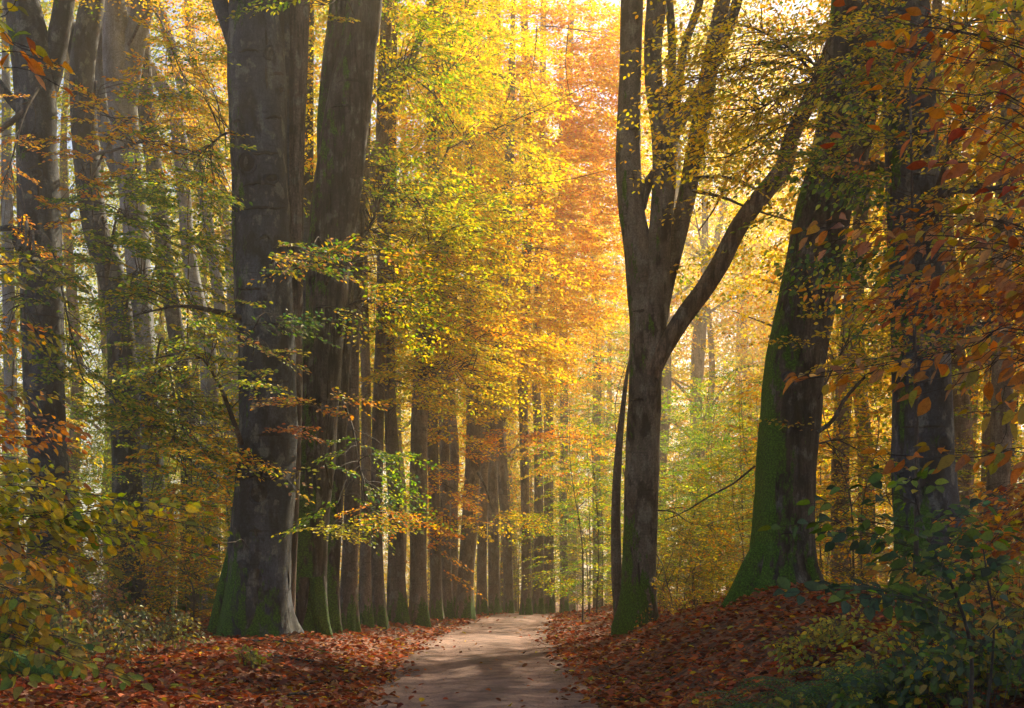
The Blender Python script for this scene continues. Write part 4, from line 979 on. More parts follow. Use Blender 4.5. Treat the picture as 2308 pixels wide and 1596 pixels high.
fo = Foliage(mossy)
for k, (px, py, hw, hh, n) in enumerate(((1600, 170, 110, 70, 26), (1700, 250, 110, 70, 30), (1780, 120, 120, 80, 34), (1690, 60, 120, 60, 26), (1830, 220, 80, 80, 22), (1650, 350, 90, 40, 8))):
    fo.bough(at(1895, 200 + 20 * k, 23.6), px, py, 21.5, hw, hh, 1.4, n, {'gold': .9, 'lemon': .6, 'olive': .3}, .09, r0=.035, droop=.25, keep=.62)
fo.bough(at(1900, 250, 23.4), 1900, 200, 20, 90, 110, 1.2, 30, {'olive': .7, 'lime': .5, 'green': .3, 'tan': .2}, .088, r0=.03)
fo.bough(at(1860, 450, 23.4), 1880, 380, 20, 90, 70, 1., 18, {'green': .6, 'lime': .5, 'olive': .4}, .088, r0=.03)
fo.bough(at(1845, 900, 23.4), 1930, 760, 22.5, 80, 80, 1., 18, {'gold': .6, 'lemon': .5, 'olive': .5}, .09, r0=.02)
fo.bough(at(1845, 1000, 23.4), 1930, 1010, 22.5, 80, 60, 1., 12, {'olive': .6, 'gold': .5, 'tan': .4}, .085, r0=.02, keep=.7)
fo.done('lower_foliage')

fo = Foliage(dark_right)
fo.bough(at(2110, 430, 21), 2200, 250, 19, 110, 90, 1.4, 26, {'olive': .7, 'gold': .5, 'lime': .3}, .088, r0=.05)
fo.bough(at(2110, 460, 21), 2200, 420, 19.5, 110, 60, 1.2, 18, {'gold': .6, 'olive': .6, 'lime': .3}, .088, r0=.04)
fo.bough(at(2120, 770, 21), 2210, 740, 19, 110, 50, 1.2, 20, {'olive': .6, 'green': .4, 'tan': .3}, .088, r0=.04)
fo.bough(at(2100, 120, 21), 2180, 60, 19, 130, 70, 1.4, 30, {'olive': .8, 'gold': .4, 'green': .3}, .088, r0=.04)
fo.bough(at(2060, 700, 21), 2080, 680, 18.5, 70, 16, .6, 6, {'green': .8, 'blue': .4}, .09, r0=.02)
fo.done('lower_foliage')

DENS = .85
fo = Foliage(left_edge)
fo.bough(at(60, 620, 32.5), 90, 620, 24, 130, 50, 1.4, 20, {'olive': .5, 'green': .5, 'sage': .5}, .1, r0=.05)
fo.bough(at(60, 520, 32.5), 60, 740, 24, 90, 60, 1.4, 16, {'olive': .3, 'green': .8, 'lime': .6}, .1, r0=.05)
fo.bough(at(60, 520, 32.5), 190, 860, 24, 110, 60, 1.4, 16, {'olive': .3, 'green': .8, 'lime': .6}, .1, r0=.05)
fo.bough(at(85, 200, 32.5), 20, 380, 31, 60, 200, 1.5, 22, OR, .1, r0=.05)
fo.done('lower_foliage')

fo = Foliage(second_left)
fo.bough(at(205, 350, 37.5), 230, 260, 25, 120, 100, 1.2, 22, {'amber': .5, 'gold': .7, 'olive': .2}, .1, r0=.05, keep=.75)
fo.bough(at(205, 350, 37.5), 340, 320, 25, 140, 60, 1.2, 20, {'amber': .5, 'gold': .8, 'lime': .4}, .1, r0=.06, bend=.0, keep=.75)
fo.bough(at(205, 400, 37.5), 420, 370, 26, 110, 60, 1.2, 18, {'gold': .7, 'amber': .3, 'lime': .6}, .1, r0=.04, keep=.75)
fo.bough(at(210, 500, 37.5), 190, 430, 25, 60, 80, .8, 10, {'amber': .8, 'gold': .5}, .1, r0=.03, keep=.6)
fo.bough(at(240, 640, 37.5), 300, 500, 27, 110, 50, 1.4, 24, {'green': .9, 'lime': .4}, .1, r0=.05)
fo.bough(at(240, 640, 37.5), 220, 545, 26, 90, 24, 1., 14, {'green': 1., 'lime': .3}, .1, r0=.05)
fo.bough(at(270, 800, 37.5), 340, 640, 26, 140, 60, 1.4, 26, {'lime': .7, 'green': .8, 'gold': .2}, .1, r0=.05)
fo.done('lower_foliage')

fo = Foliage(pale_left)
fo.bough(at(310, 500, 41.5), 300, 440, 28, 60, 40, 1., 14, {'green': .9, 'lime': .5}, .11, r0=.04)
fo.bough(at(290, 100, 41.5), 420, 180, 30, 80, 130, 1.6, 26, {'gold': .6, 'lime': .6, 'amber': .3}, .11, r0=.05)
fo.bough(at(340, 900, 41.5), 400, 880, 27, 120, 60, 1.4, 26, {'olive': .6, 'gold': .5, 'green': .6, 'lime': .4}, .1, r0=.05)
fo.bough(at(340, 950, 41.5), 420, 980, 25, 100, 60, 1.4, 28, {'gold': .9, 'amber': .25, 'lime': .6, 'green': .4}, .1, r0=.05)
fo.bough(at(340, 1000, 41.5), 320, 950, 25, 100, 70, 1.4, 24, {'olive': .6, 'lime': .5, 'green': .6}, .1, r0=.05)
fo.bough(at(345, 1050, 41.5), 420, 1070, 24, 100, 50, 1.2, 22, {'amber': .4, 'gold': .7, 'lime': .4, 'green': .3}, .1, r0=.04)
fo.bough(at(320, 700, 41.5), 460, 560, 30, 70, 90, 1.4, 26, {'green': .8, 'lime': .6, 'olive': .3}, .11, r0=.04)
fo.bough(at(320, 700, 41.5), 470, 770, 29, 50, 80, 1.2, 18, {'green': .6, 'lime': .5, 'gold': .4}, .11, r0=.04)
fo.done('lower_foliage')
for root, spec in ((LEFTT[0], [(at(420, 950, 43.5), 430, 420, 36, 90, 90, 1.5, 24, {'green': .7, 'lime': .6}, .12), (at(420, 950, 43.5), 440, 1170, 34, 60, 60, 1.2, 24, {'amber': .7, 'gold': .6, 'olive': .3}, .11)]),
                   (LEFTT[4], [(at(26, 900, 51), 40, 900, 38, 80, 130, 2., 34, {'gold': .7, 'olive': .6, 'lime': .4}, .13), (at(26, 500, 51), 30, 560, 40, 80, 160, 2., 40, {'gold': .8, 'amber': .7}, .13)])):
    fo = Foliage(root, twigs=False)
    for (src, px, py, Y, hw, hh, dp, n, mix, lf) in spec: fo.bough(src, px, py, Y, hw, hh, dp, n, mix, lf, r0=.04, scale=1.1)
    fo.done('lower_foliage')
# ------------------------------------------------------------------ close foliage: every larger leaf is its own object
class Near:
    """A small tree, bush or bough close to the eye.  Branch meshes with single leaves as their children (the largest ones in view), the rest joined."""
    def __init__(s, name, label, cat, foot, mat=None, budget=230, meshes=None, dup=3, spread=1.):
        s.dup = dup; s.spread = spread
        s.root = thing(name, label, cat, foot); s.o = np.array(foot, float); s.mat = mat or B_TWIG
        s.leaves = []; s.budget = budget; s.meshes = meshes or LEAF_MESH
    def stem(s, pts, r0, r1, name='trunk', sides=8):
        Q = catmull(np.array(pts, float), 24)
        part(name, Tubes().add(Q - s.o, np.linspace(r0, r1, 24), sides, trunk_disp(int(rng.integers(99)), 0, 1, (), .05)).mesh(name, s.mat), s.root); return Q
    def branch(s, pts, mix, leaf=.09, r0=.012, side=.5, step=.10, gap=.08, droop=.1, tilt=.55, start=.15, tw=.0022, plane=None, dup=None):
        for k in range(1, s.dup if dup is None else dup):
            Pj = np.array(pts, float).copy(); m = len(Pj); f = np.linspace(0, 1, m)[:, None]
            Pj = Pj + f ** .8 * (rng.normal(0, 1, 3) * np.array([.10, .30, .085]))[None] * s.spread; Pj[-1] = Pj[-2] + (Pj[-1] - Pj[-2]) * rng.uniform(.3, .9)
            s.branch1(Pj, mix, leaf, r0 * .45, side, step, gap, droop, tilt, start, tw, plane)
        return s.branch1(pts, mix, leaf, r0, side, step, gap, droop, tilt, start, tw, plane)
    def branch1(s, pts, mix, leaf, r0, side, step, gap, droop, tilt, start, tw, plane):
        """pts: world polyline.  Side twigs left and right in a flat fan, leaves in two ranks along each."""
        P = np.array(pts, float); ln = np.linalg.norm(np.diff(P, axis=0), axis=1).sum(); m = max(10, int(ln / .06))
        Q = catmull(P, m); tb = Tubes().add(Q - s.o, np.linspace(r0 * .55, .0018, m), 6)
        T = np.gradient(Q, axis=0); T = norm(T); lv = []
        hi = Q[m // 2][2] > CZ + .1
        up = norm(np.array([rng.normal(0, .2), rng.normal(.55 if hi else -.5, .2), 1.0])) if plane is None else norm(np.array([plane[0], abs(plane[1]) if hi else -abs(plane[1]), 1.0]) + rng.normal(0, .12, 3))
        d = start * ln; sg = 1
        while d < ln:
            j = min(m - 1, int(d / ln * (m - 1))); t = d / ln; sg = -sg
            lat = norm(np.cross(up, T[j])); an = math.radians(rng.uniform(35, 65))
            v = norm(math.cos(an) * T[j] + sg * math.sin(an) * lat + np.array([0, 0, rng.normal(-droop, .12)]))
            L_ = side * (1 - .75 * t) * rng.uniform(.35, 1.1)
            e = Q[j] + v * L_ + np.array([0, 0, -.12 * L_])
            if L_ > .07: tb.add(np.array([Q[j], (Q[j] + e) / 2 + [0, 0, .02 * L_], e]) - s.o, [tw, tw * .8, tw * .4], 3)
            k = max(1, int(L_ / gap)); ls = 1
            for q in range(k):
                ls = -ls; f = (q + .7) / k; p = Q[j] * (1 - f) + e * f
                la = ls * math.radians(rng.uniform(25, 65)) * (.2 if q == k - 1 else 1)
                ll = norm(np.cross(up, v)); a = norm(math.cos(la) * v + math.sin(la) * ll + np.array([0, 0, rng.normal(-.15, .2)]))
                n = norm(np.array([0, -.75, 1.]) + rng.normal(0, tilt, 3)); lv.append((p, a, n, leaf * rng.uniform(.7, 1.2)))
            d += step * rng.uniform(.7, 1.3)
        lv.append((Q[-1], T[-1], up, leaf))
        b = part('branch', tb.mesh('branch', s.mat), s.root)
        cs = pick(mix, len(lv))
        for q, c in zip(lv, cs): s.leaves.append((*q, c, b))
        return Q
    def done(s):
        # single objects for the leaves that show largest, inside the picture
        def score(l):
            p = l[0]; x = (p[0] / p[1]) * F + CX; y = HY - (p[2] - CZ) / p[1] * F
            return (-20 < x < 2328 and -20 < y < 1616) * l[3] / p[1]
        L_ = sorted(s.leaves, key=score, reverse=True)
        for (p, a, n, sz, c, b) in L_[:s.budget]: leaf_obj(b, p - s.o, a, n, sz, c, s.meshes)
        rest = L_[s.budget:]
        if rest:
            lv = Leaves(); A = np.array([r[1] for r in rest]); Nn = np.array([r[2] for r in rest]); Nn = norm(Nn - A * (Nn * A).sum(1)[:, None])
            lv.add(np.array([r[0] for r in rest]), A, Nn, np.array([r[3] for r in rest]), np.array([r[4] for r in rest]))
            part('leaves', lv.mesh('leaves', SH_MID, M_LEAF, s.o), s.root, 'stuff')

def gfoot(x, y): return (x, y, float(ground_h(x, y)))

# red and orange young beech whose boughs reach in at the upper right
t = Near('young_beech', 'young beech whose bright red orange leaves hang in at the upper right corner', 'tree', gfoot(3.35, 6.2), B_TWIG, 290)
St = t.stem([gfoot(3.35, 6.2), (3.4, 6.2, 2.), (3.35, 6.3, 3.6), (3.3, 6.3, 5.2)], .07, .02)
RED = {'red': .9, 'amber': .6, 'rust': .3, 'tan': .2}
t.branch([(3.36, 6.3, 3.9), at(2308, 110, 6.0), at(2150, 70, 5.9), at(2020, 50, 5.8), at(1905, 12, 5.7)], RED, .076, .013, .34, .09, .085)
t.branch([(3.36, 6.3, 3.6), at(2300, 160, 6.2), at(2180, 130, 6.1), at(2090, 105, 6.0), at(2040, 80, 5.9)], RED, .076, .010, .30, .09)
t.branch([(3.36, 6.3, 3.4), at(2308, 165, 6.0), at(2200, 140, 5.9), at(2110, 120, 5.8), at(2020, 105, 5.8)], {'amber': .8, 'tan': .6, 'red': .3, 'olive': .4}, .08, .012, .36, .085)
t.branch([(3.36, 6.3, 3.3), at(2308, 235, 6.0), at(2200, 215, 5.9), at(2080, 200, 5.8), at(1960, 190, 5.7)], {'red': .7, 'amber': .7, 'olive': .25}, .08, .011, .32, .10)
t.branch([(3.36, 6.3, 3.1), at(2308, 290, 5.8), at(2200, 290, 5.7), at(2110, 300, 5.7), at(2040, 305, 5.6)], {'amber': .8, 'red': .6}, .085, .009, .22, .12)
t.branch([(3.36, 6.3, 3.0), at(2308, 370, 5.3), at(2240, 365, 5.3), at(2190, 365, 5.2), at(2130, 370, 5.2)], {'red': 1., 'rust': .6}, .09, .009, .24, .08)
t.branch([(3.36, 6.3, 3.0), at(2320, 415, 5.5), at(2270, 425, 5.4), at(2230, 430, 5.4)], {'red': .7, 'olive': .3, 'tan': .4}, .085, .007, .2, .10)
t.done()

# tan and orange leaved young beech, right edge at mid height
t = Near('young_beech', 'young beech spreading tiers of dull tan and orange leaves across the right edge', 'tree', gfoot(3.7, 7.2), B_TWIG, 290, None, 4)
t.stem([gfoot(3.7, 7.2), (3.75, 7.2, 1.4), (3.65, 7.3, 2.8), (3.7, 7.3, 4.4)], .06, .015)
TAN = {'tan': 1.0, 'amber': .35, 'olive': .2}
t.branch([(3.66, 7.3, 3.2), at(2308, 520, 6.8), at(2180, 490, 6.6), at(2050, 490, 6.4), at(1930, 505, 6.3), at(1810, 520, 6.2)], TAN, .082, .013, .42, .075, .08)
t.branch([(3.66, 7.3, 3.1), at(2308, 560, 6.6), at(2200, 540, 6.5), at(2090, 530, 6.3), at(2000, 540, 6.2)], TAN, .08, .011, .4, .08)
t.branch([(3.66, 7.3, 2.9), at(2308, 600, 6.4), at(2200, 590, 6.3), at(2110, 590, 6.2), at(2010, 610, 6.2)], {'tan': .6, 'olive': .6, 'rust': .3}, .095, .009, .3, .10)
t.branch([(3.66, 7.3, 2.6), at(2308, 745, 6.3), at(2190, 780, 6.2), at(2060, 805, 6.0), at(1930, 830, 5.9), at(1795, 845, 5.8)], TAN, .082, .010, .30, .095)
t.branch([(3.66, 7.3, 2.5), at(2308, 800, 6.3), at(2220, 830, 6.2), at(2130, 850, 6.1), at(2040, 870, 6.0)], {'amber': .6, 'tan': .7, 'olive': .3}, .095, .008, .24, .11)
t.branch([(3.66, 7.3, 2.2), at(2308, 870, 6.2), at(2250, 920, 6.2), at(2180, 930, 6.1)], {'olive': .6, 'amber': .5}, .095, .007, .22, .12)
t.branch([(3.66, 7.3, 2.1), at(2308, 1020, 6.3), at(2200, 1030, 6.2), at(2080, 1030, 6.1), at(1975, 1020, 6.0)], {'amber': .7, 'tan': .5, 'olive': .3}, .095, .008, .2, .12)
t.done()

# finer orange spray
t = Near('young_beech', 'slim beech with one long flat tier of small orange leaves before the right trunks', 'tree', gfoot(5.2, 11.4), B_TWIG, 260, None, 4, .7)
t.stem([gfoot(5.2, 11.4), (5.2, 11.4, 2.4), (5.15, 11.4, 4.8)], .06, .02)
ORG = {'rust': .7, 'amber': .8, 'tan': .45}
for k, (a, b, c_) in enumerate(((625, 640, 655), (655, 660, 680), (690, 690, 700), (640, 630, 640))):
    e = (1815, 1900, 1960, 2040)[k]
    t.branch([(5.2, 11.4, 4.4 - .2 * k), at(2300, a, 11.2 - .3 * k), at(2150, b, 11 - .3 * k), at((2150 + e) / 2, (b + c_) / 2, 10.8 - .3 * k), at(e, c_, 10.6 - .3 * k)], ORG, .075, .014, .55, .075, .07, plane=(0, -.45, 1))
for k, (y0, e) in enumerate(((1150, 2130), (1190, 2190), (1110, 2230), (1235, 2170))):
    t.branch([(5.2, 11.4, 2.8 - .2 * k), at(2308, y0 - 20, 10.4), at(2240, y0, 10.2), at(e, y0 + 20, 9.9)], {'rust': .9, 'amber': .6, 'tan': .3}, .08, .010, .5, .075, .07, plane=(0, -.5, 1))
t.done()

# small green sprays before the mossy trunk
t = Near('beech_sapling', 'slender sapling with rounded green leaves in front of the mossy leaning beech', 'sapling', gfoot(5.35, 17.0), B_TWIG, 280, LEAF_ROUND, 2)
t.stem([gfoot(5.35, 17.), (5.38, 17., 3.), (5.3, 16.9, 5.6), (5.25, 16.9, 8.4)], .035, .012, sides=6)
GRN = {'green': .8, 'blue': .5, 'lime': .25}
for (x0, y0, x1, y1, mix, sd) in ((1960, 575, 1735, 600, GRN, .55), (1970, 590, 1790, 560, GRN, .5), (1960, 620, 1740, 660, GRN, .35), (1950, 400, 1640, 392, {'green': .7, 'olive': .4}, .28), (1960, 410, 1800, 405, GRN, .4),
                                   (1960, 440, 1850, 455, GRN, .35), (1960, 300, 1840, 310, {'lime': .8, 'olive': .3}, .25), (1960, 370, 1860, 375, {'tan': .7, 'amber': .4}, .28), (1960, 240, 1850, 225, {'lime': .5, 'green': .5}, .3), (1960, 690, 1840, 700, GRN, .25)):
    c = at(x0, y0, 16.6)
    t.branch([(5.3, 16.95, c[2] - .1), c, at((x0 + x1) / 2, (y0 + y1) / 2 - 5, 15.9), at(x1, y1, 15.5)], mix, .092, .010, sd * 1.2, .085, .08, plane=(0, -.5, 1))
t.done()

# big green bush, lower right
t = Near('hazel_bush', 'dark green broad leaved bush in front of the dark right trunk', 'bush', gfoot(3.05, 8.6), B_TWIG, 290, LEAF_ROUND)
S1 = t.stem([gfoot(3.05, 8.6), at(2190, 1480, 8.6), at(2150, 1330, 8.5), at(2100, 1240, 8.4), at(2070, 1150, 8.4), at(2055, 1080, 8.4)], .016, .006, 'stem', 6)
S2 = t.stem([gfoot(3.2, 8.7), at(2240, 1430, 8.8), at(2225, 1300, 8.9), at(2215, 1230, 8.9)], .012, .005, 'stem', 6)
BLG = {'blue': .8, 'green': .7}
for (j, x1, y1, mix, sd, lf) in ((21, 1965, 1130, BLG, .16, .095), (19, 1740, 1190, BLG, .20, .10), (17, 1850, 1200, BLG, .28, .10), (22, 2045, 1085, {'green': .6, 'lime': .5}, .14, .09), (16, 2200, 1190, BLG, .25, .10), (14, 1980, 1290, {'olive': .5, 'amber': .4, 'blue': .3}, .25, .09),
                                 (12, 1770, 1335, BLG, .22, .095), (11, 1900, 1350, BLG, .30, .10), (13, 2260, 1270, BLG, .3, .1), (9, 2050, 1400, BLG, .3, .1), (8, 2290, 1380, {'olive': .5, 'blue': .4}, .3, .1), (15, 2120, 1290, BLG, .25, .1), (18, 2150, 1140, BLG, .2, .09)):
    b = S1[j]; e = at(x1, y1, 8.6 - rng.uniform(0, .9))
    t.branch([b, (b + e) / 2 + np.array([0, 0, .06]), e], mix, lf, .006, sd, .085, .08, start=.2, plane=(0, -.6, 1))
for (j, x1, y1) in ((22, 2290, 1180), (20, 2140, 1270), (16, 2300, 1290)):
    b = S2[j]; e = at(x1, y1, 8.5); t.branch([b, (b + e) / 2 + np.array([0, 0, .05]), e], {'olive': .5, 'green': .4, 'amber': .3}, .085, .005, .25, .09, .08, plane=(0, -.6, 1))
t.done()

# low mixed brambles along the bottom right
def low_bush(label, cx, y, w_, h_, n, mix, leaf, name='bramble_bush', budget=120, meshes=LEAF_ROUND, bush_h=None):
    f = gfoot(cx, y); t = Near(name, label, 'bush', f, B_TWIG, budget, meshes, 3, .6)
    for k in range(n):
        an = rng.uniform(0, 6.28); r = w_ * math.sqrt(rng.random()); tip = np.array([cx + math.cos(an) * r, y + math.sin(an) * r * .8, 0.])
        tip[2] = float(ground_h(tip[0], tip[1])) + h_ * rng.uniform(.25, 1.) * (1 - .45 * r / w_)
        b = np.array([cx + math.cos(an) * r * .4, y + math.sin(an) * r * .4, 0.]); b[2] = float(ground_h(b[0], b[1]))
        m_ = (b + tip) / 2; m_[2] = max(b[2], tip[2]) + .08
        t.branch([b, m_, tip], mix, leaf, .005, .30, .075, .07, start=.35, plane=(rng.normal(0, .2), -.55, 1))
    t.done(); return t
for lab, x, y, w_, h_, n, mix, lf, bud in (
    ('mixed green and yellow bramble at the bottom right corner', 3.55, 9.7, .75, .8, 30, {'green': .7, 'blue': .5, 'olive': .4, 'gold': .12}, .085, 280),
    ('dense green bramble at the bottom edge between the ferns and the corner', 2.95, 10.0, .55, .62, 24, {'green': .6, 'blue': .6, 'lime': .3}, .08, 240),
    ('olive and yellow leaved bramble on the slope below the dark right trunk', 4.1, 12.8, 1.1, .8, 30, {'olive': .8, 'lime': .4, 'sage': .4, 'gold': .25}, .075, 200),
    ('pale yellow bramble just below the mossy trunk on the slope', 3.5, 14.6, .9, .55, 24, {'olive': .7, 'lime': .5, 'gold': .2}, .07, 160),
    ('yellowish bramble patch between the ferns and the red leaf slope', 2.35, 11.6, .5, .30, 18, {'olive': .7, 'lime': .6, 'gold': .2}, .07, 140),
    ('yellow green bramble at the bottom edge below the ferns', 2.25, 10.3, .5, .42, 20, {'lime': .7, 'olive': .7, 'blue': .2}, .075, 180),
    ('orange tinted bramble against the right edge near the bottom', 4.4, 11.3, .7, 1.0, 22, {'amber': .4, 'tan': .4, 'olive': .7}, .08, 160),
    ('dark green bramble above the mixed bramble on the right edge', 5.1, 13.6, 1.1, 1.2, 28, {'green': .6, 'olive': .6, 'amber': .2}, .08, 140),
    ('low blue green bramble under the dark broad leaved bush', 3.4, 11.4, .6, .6, 20, {'blue': .7, 'green': .4, 'olive': .3}, .075, 160),
    ('brownish bramble thicket at the foot of the dark right trunk', 5.9, 17.5, 1.3, 1.0, 30, {'olive': .6, 'tan': .4, 'amber': .3, 'green': .3}, .08, 100)):
    low_bush(lab, x, y, w_, h_, n, mix, lf, budget=bud)
low_bush('small sage leaved bush at the foot of the massive grey beech', -5.7, 20.5, 1.0, .75, 26, {'sage': .9, 'olive': .4}, .075, budget=90)
low_bush('pale sage and tan bush in the middle of the left leaf slope', -5.9, 17.2, 1.3, 1.1, 36, {'sage': 1., 'tan': .35, 'olive': .3}, .075, budget=140)
low_bush('tan leaved bush beside the sage bush on the left slope', -7.4, 21.5, 1.3, 1.6, 34, {'tan': .7, 'sage': .6, 'olive': .4}, .08, budget=90)
low_bush('tiny yellow green sprig on the red leaf bank left of the track', -3.6, 17.4, .28, .28, 7, {'lime': .7, 'olive': .5}, .06, name='bramble_sprig', budget=60)

# ferns
def fern(label, x, y, h=.55, n=9, seed=0):
    r = np.random.default_rng(seed); f = gfoot(x, y); t = thing('fern', label, 'fern', f, 'ferns below the red leaf slope')
    for k in range(n):
        an = k * 6.28 / n + r.normal(0, .25); L_ = h * r.uniform(.8, 1.25); lv = Leaves(); st = Tubes()
        d = np.array([math.cos(an), math.sin(an), 0]); C = catmull([np.zeros(3), d * L_ * .35 + [0, 0, L_ * .55], d * L_ * .8 + [0, 0, L_ * .62], d * L_ * 1.15 + [0, 0, L_ * .40]], 26)
        st.add(C, np.linspace(.004, .001, 26), 3); T = norm(np.gradient(C, axis=0)); P, A, Nn, S = [], [], [], []
        for j in range(3, 26):
            w_ = .34 * L_ * math.sin(math.pi * min(1, (j - 1) / 25) ** .7) + .01
            lat = norm(np.cross([0, 0, 1], T[j]))
            for sg in (-1, 1):
                dv = norm(sg * lat + .35 * T[j] + [0, 0, -.15]); m_ = max(2, int(w_ / .022))
                for q in range(m_):
                    P.append(C[j] + dv * w_ * (q + .3) / m_); A.append(norm(dv + (.9 if q % 2 else -.5) * T[j])); S.append(.034 * (1.1 - .6 * q / m_))
        A = np.array(A); up = np.tile([0, 0, 1.], (len(A), 1)) + r.normal(0, .15, (len(A), 3)); Nn = norm(up - A * (up * A).sum(1)[:, None])
        lv.add(np.array(P), A, Nn, np.array(S), pick({'blue': 1., 'green': .2}, len(P)))
        fr = part('frond', lv.mesh('frond', SH_FAR, M_LEAF), t); part('stalk', st.mesh('stalk', B_TWIG), fr)
for k, (x, y, lab) in enumerate(((2.35, 11.9, 'blue green fern at the left end of the fern patch'), (2.75, 12.1, 'bushy blue green fern in the middle of the fern patch, nearest the red slope'), (3.1, 11.5, 'drooping fern below the olive bramble'), (2.75, 10.9, 'lower fern right of the yellowish bramble patch'), (3.05, 10.3, 'dark fern above the bottom edge beside the mixed bramble'))):
    fern(lab, x, y, .62, 10, k)

# hazel boughs in the lower left
YG = {'lime': 1., 'lemon': .5, 'olive': .4, 'gold': .3, 'green': .2}
t = Near('hazel_bush', 'broad leaved yellow green bush reaching in low at the left edge', 'bush', gfoot(-4.2, 8.4), B_TWIG, 295, LEAF_ROUND, 3, 1.3)
H1 = t.stem([gfoot(-4.2, 8.4), (-4.2, 8.4, 1.1), (-4.0, 8.5, 2.1)], .03, .01, 'stem')
for (y0, x1, y1, Y1, mix, sd) in ((1110, 505, 1200, 9.0, YG, .42), (1170, 420, 1135, 9.4, YG, .36), (1195, 350, 1235, 8.4, YG, .42), (1215, 260, 1275, 8.2, {'olive': .6, 'amber': .5, 'lime': .4}, .4), (1060, 230, 1120, 8.8, {'olive': .6, 'gold': .5, 'lime': .4}, .38), (1235, 170, 1300, 8.0, {'amber': .5, 'gold': .6, 'olive': .4}, .36), (1150, 470, 1255, 8.7, YG, .34)):
    t.branch([(-4.05, 8.45, 1.95), at(-20, y0, 8.6), at(x1 * .5, (y0 + y1) / 2 - rng.uniform(-14, 22), 8.6 + rng.uniform(-.3, .3)), at(x1, y1, Y1)], mix, .08, .010, sd, .07, .066, start=.30, plane=(0, -.55, 1))
t.done()
t = Near('hazel_bush', 'drooping bough of gold and lime leaves hanging over the leaf bank, bottom left', 'bush', gfoot(-3.9, 7.4), B_TWIG, 295, LEAF_ROUND, 4, .8)
t.stem([gfoot(-3.9, 7.4), (-3.9, 7.4, .9), (-3.75, 7.4, 1.7)], .025, .01, 'stem')
for (y0, x1, y1, mix, sd) in ((1240, 160, 1300, {'amber': .8, 'gold': .5, 'olive': .3}, .3), (1330, 150, 1380, {'gold': .6, 'amber': .4, 'lime': .4}, .32), (1400, 210, 1460, YG, .30), (1430, 320, 1545, {'lime': .9, 'olive': .4, 'gold': .3}, .24), (1360, 90, 1420, {'gold': .6, 'lime': .6}, .35), (1470, 120, 1500, YG, .28)):
    t.branch([(-3.75, 7.4, 1.6), at(-60, y0 - 30, 7.4), at(x1 * .45, (y0 + y1) / 2 - 6, 7.3), at(x1, y1, 7.2)], mix, .08, .008, sd, .07, .068, start=.25, droop=.25, plane=(0, -.6, 1))
t.done()
t = Near('young_beech', 'young beech with flat tiers of dusky orange leaves before the thick left trunk', 'tree', gfoot(-6.0, 13.2), B_TWIG, 290)
t.stem([gfoot(-6., 13.2), (-6., 13.2, 2.), (-5.9, 13.2, 4.4), (-5.9, 13.2, 8.2)], .05, .015)
for (y0, x1, y1, mix, sd) in ((930, 180, 960, {'tan': .6, 'amber': .7}, .5), (985, 150, 1000, {'amber': .7, 'rust': .4}, .45), (1050, 210, 1085, {'lime': .5, 'olive': .7, 'tan': .3}, .5), (870, 140, 900, {'olive': .7, 'tan': .3}, .5), (600, 150, 595, {'sage': .5, 'olive': .5}, .4), (720, 120, 760, {'olive': .6, 'amber': .3}, .5), (1090, 120, 1120, {'lime': .5, 'olive': .5}, .4)):
    c = at(-40, y0, 13.0)
    t.branch([(-5.95, 13.2, c[2] + .05), c, at(x1 * .45, (y0 + y1) / 2 - 6, 12.8), at(x1, y1, 12.6)], mix, .09, .010, sd * 1.25, .085, .08, start=.2, plane=(0, -.55, 1))
t.done()
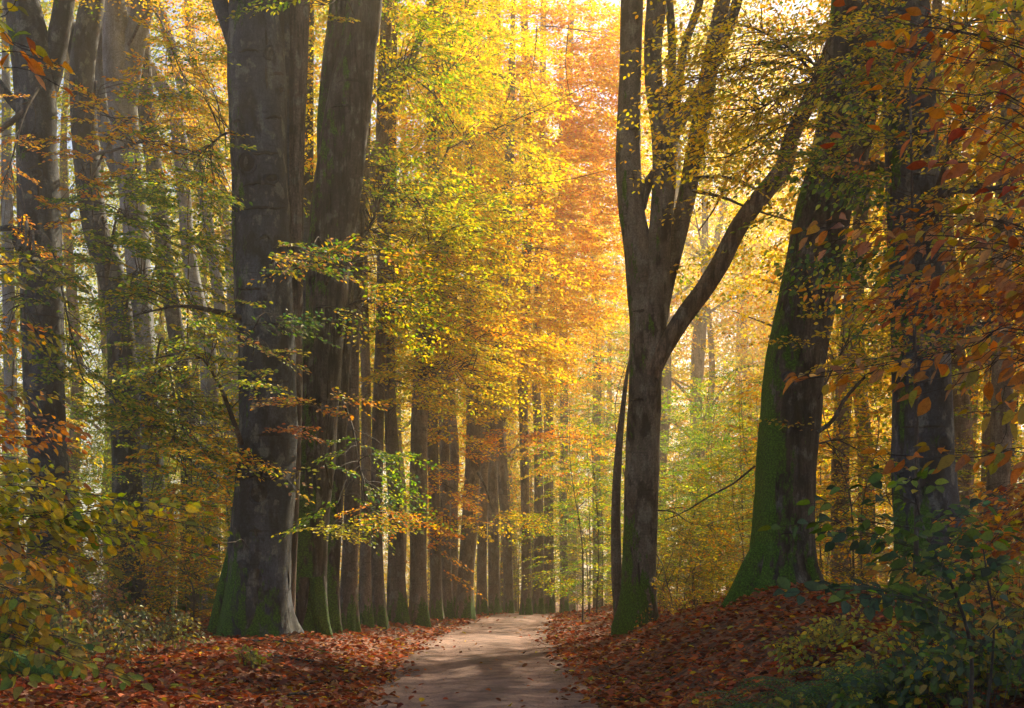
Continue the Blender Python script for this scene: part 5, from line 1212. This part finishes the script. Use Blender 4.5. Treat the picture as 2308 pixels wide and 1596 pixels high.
# a few big leaves on a twig at the very top left
t = Near('young_beech', 'twig of a few big orange leaves at the top left corner', 'tree', gfoot(-2.75, 5.6), B_TWIG, 60)
t.stem([gfoot(-2.75, 5.6), (-2.8, 5.6, 2.), (-2.7, 5.6, 4.4)], .03, .012)
t.branch([(-2.72, 5.6, 3.9), at(-30, 60, 5.6), at(30, 100, 5.5), at(70, 115, 5.4)], {'amber': 1, 'gold': .5}, .095, .005, .10, .12, start=.45)
t.branch([(-2.72, 5.6, 3.7), at(-10, 120, 5.6), at(80, 130, 5.5), at(140, 150, 5.4)], {'amber': 1, 'rust': .3}, .085, .005, .07, .16, start=.6)
t.branch([(-2.72, 5.6, 4.1), at(-20, 40, 5.6), at(20, 25, 5.5)], {'lime': .8, 'olive': .5}, .09, .005, .12, .12, start=.5)
t.done()
# sticks lying on the leaf banks and by the track
for k, (x, y, L_, an, lab) in enumerate(((-3.05, 19.8, 1.3, .3, 'dark stick lying in the leaves below the leaning rough beech'), (-2.6, 16.2, .8, 1.1, 'short stick in the leaves at the bottom left of the track'), (1.55, 16.4, .9, .25, 'stick at the right edge of the track near the bottom'), (2.4, 18.6, 1.1, -.5, 'stick on the red leaf slope right of the track'), (-3.9, 22.4, 1.6, .1, 'fallen dark limb at the foot of the row of trunks'), (-5.2, 18.0, .9, -.7, 'stick in the leaves left of the tiny sprig'))):
    g = float(ground_h(x, y)); t_ = thing('fallen_stick', lab, 'stick', (x, y, g), 'sticks on the leaf banks'); C = []
    for q in np.linspace(-.5, .5, 9):
        xx, yy = x + q * L_ * math.cos(an) + .03 * math.sin(q * 9 + k), y + q * L_ * math.sin(an); C.append((xx - x, yy - y, float(ground_h(xx, yy)) - g + .035))
    part('stick', Tubes().add(C, np.linspace(.022, .008, 9), 7, trunk_disp(k, 0, 1, (), .1)).mesh('stick', B_SCAR), t_)
    part('twig', Tubes().add(np.array([C[3], np.array(C[3]) + [.1, .09, .05], np.array(C[3]) + [.22, .14, .06]]), [.009, .006, .003], 5).mesh('twig', B_SCAR), t_)
# mossy fallen log in the lower left corner
lg = thing('mossy_log', 'mossy fallen log in the bottom left corner', 'log', (-5.75, 15.6, float(ground_h(-5.75, 15.6))))
P = [(-.9, .9, .16, .17), (-.2, .25, .12, .16), (.35, -.35, .06, .13), (.75, -.9, -.02, .09)]
Q = catmull(np.array(P), 20); part('trunk', Tubes().add(Q[:, :3], Q[:, 3], 18, trunk_disp(7, 0, 1, (), .06)).mesh('trunk', bark_mat('bark_log', (.07, .055, .045), .6, 3., 1.0, (0, -.2, 1), .5)), lg)
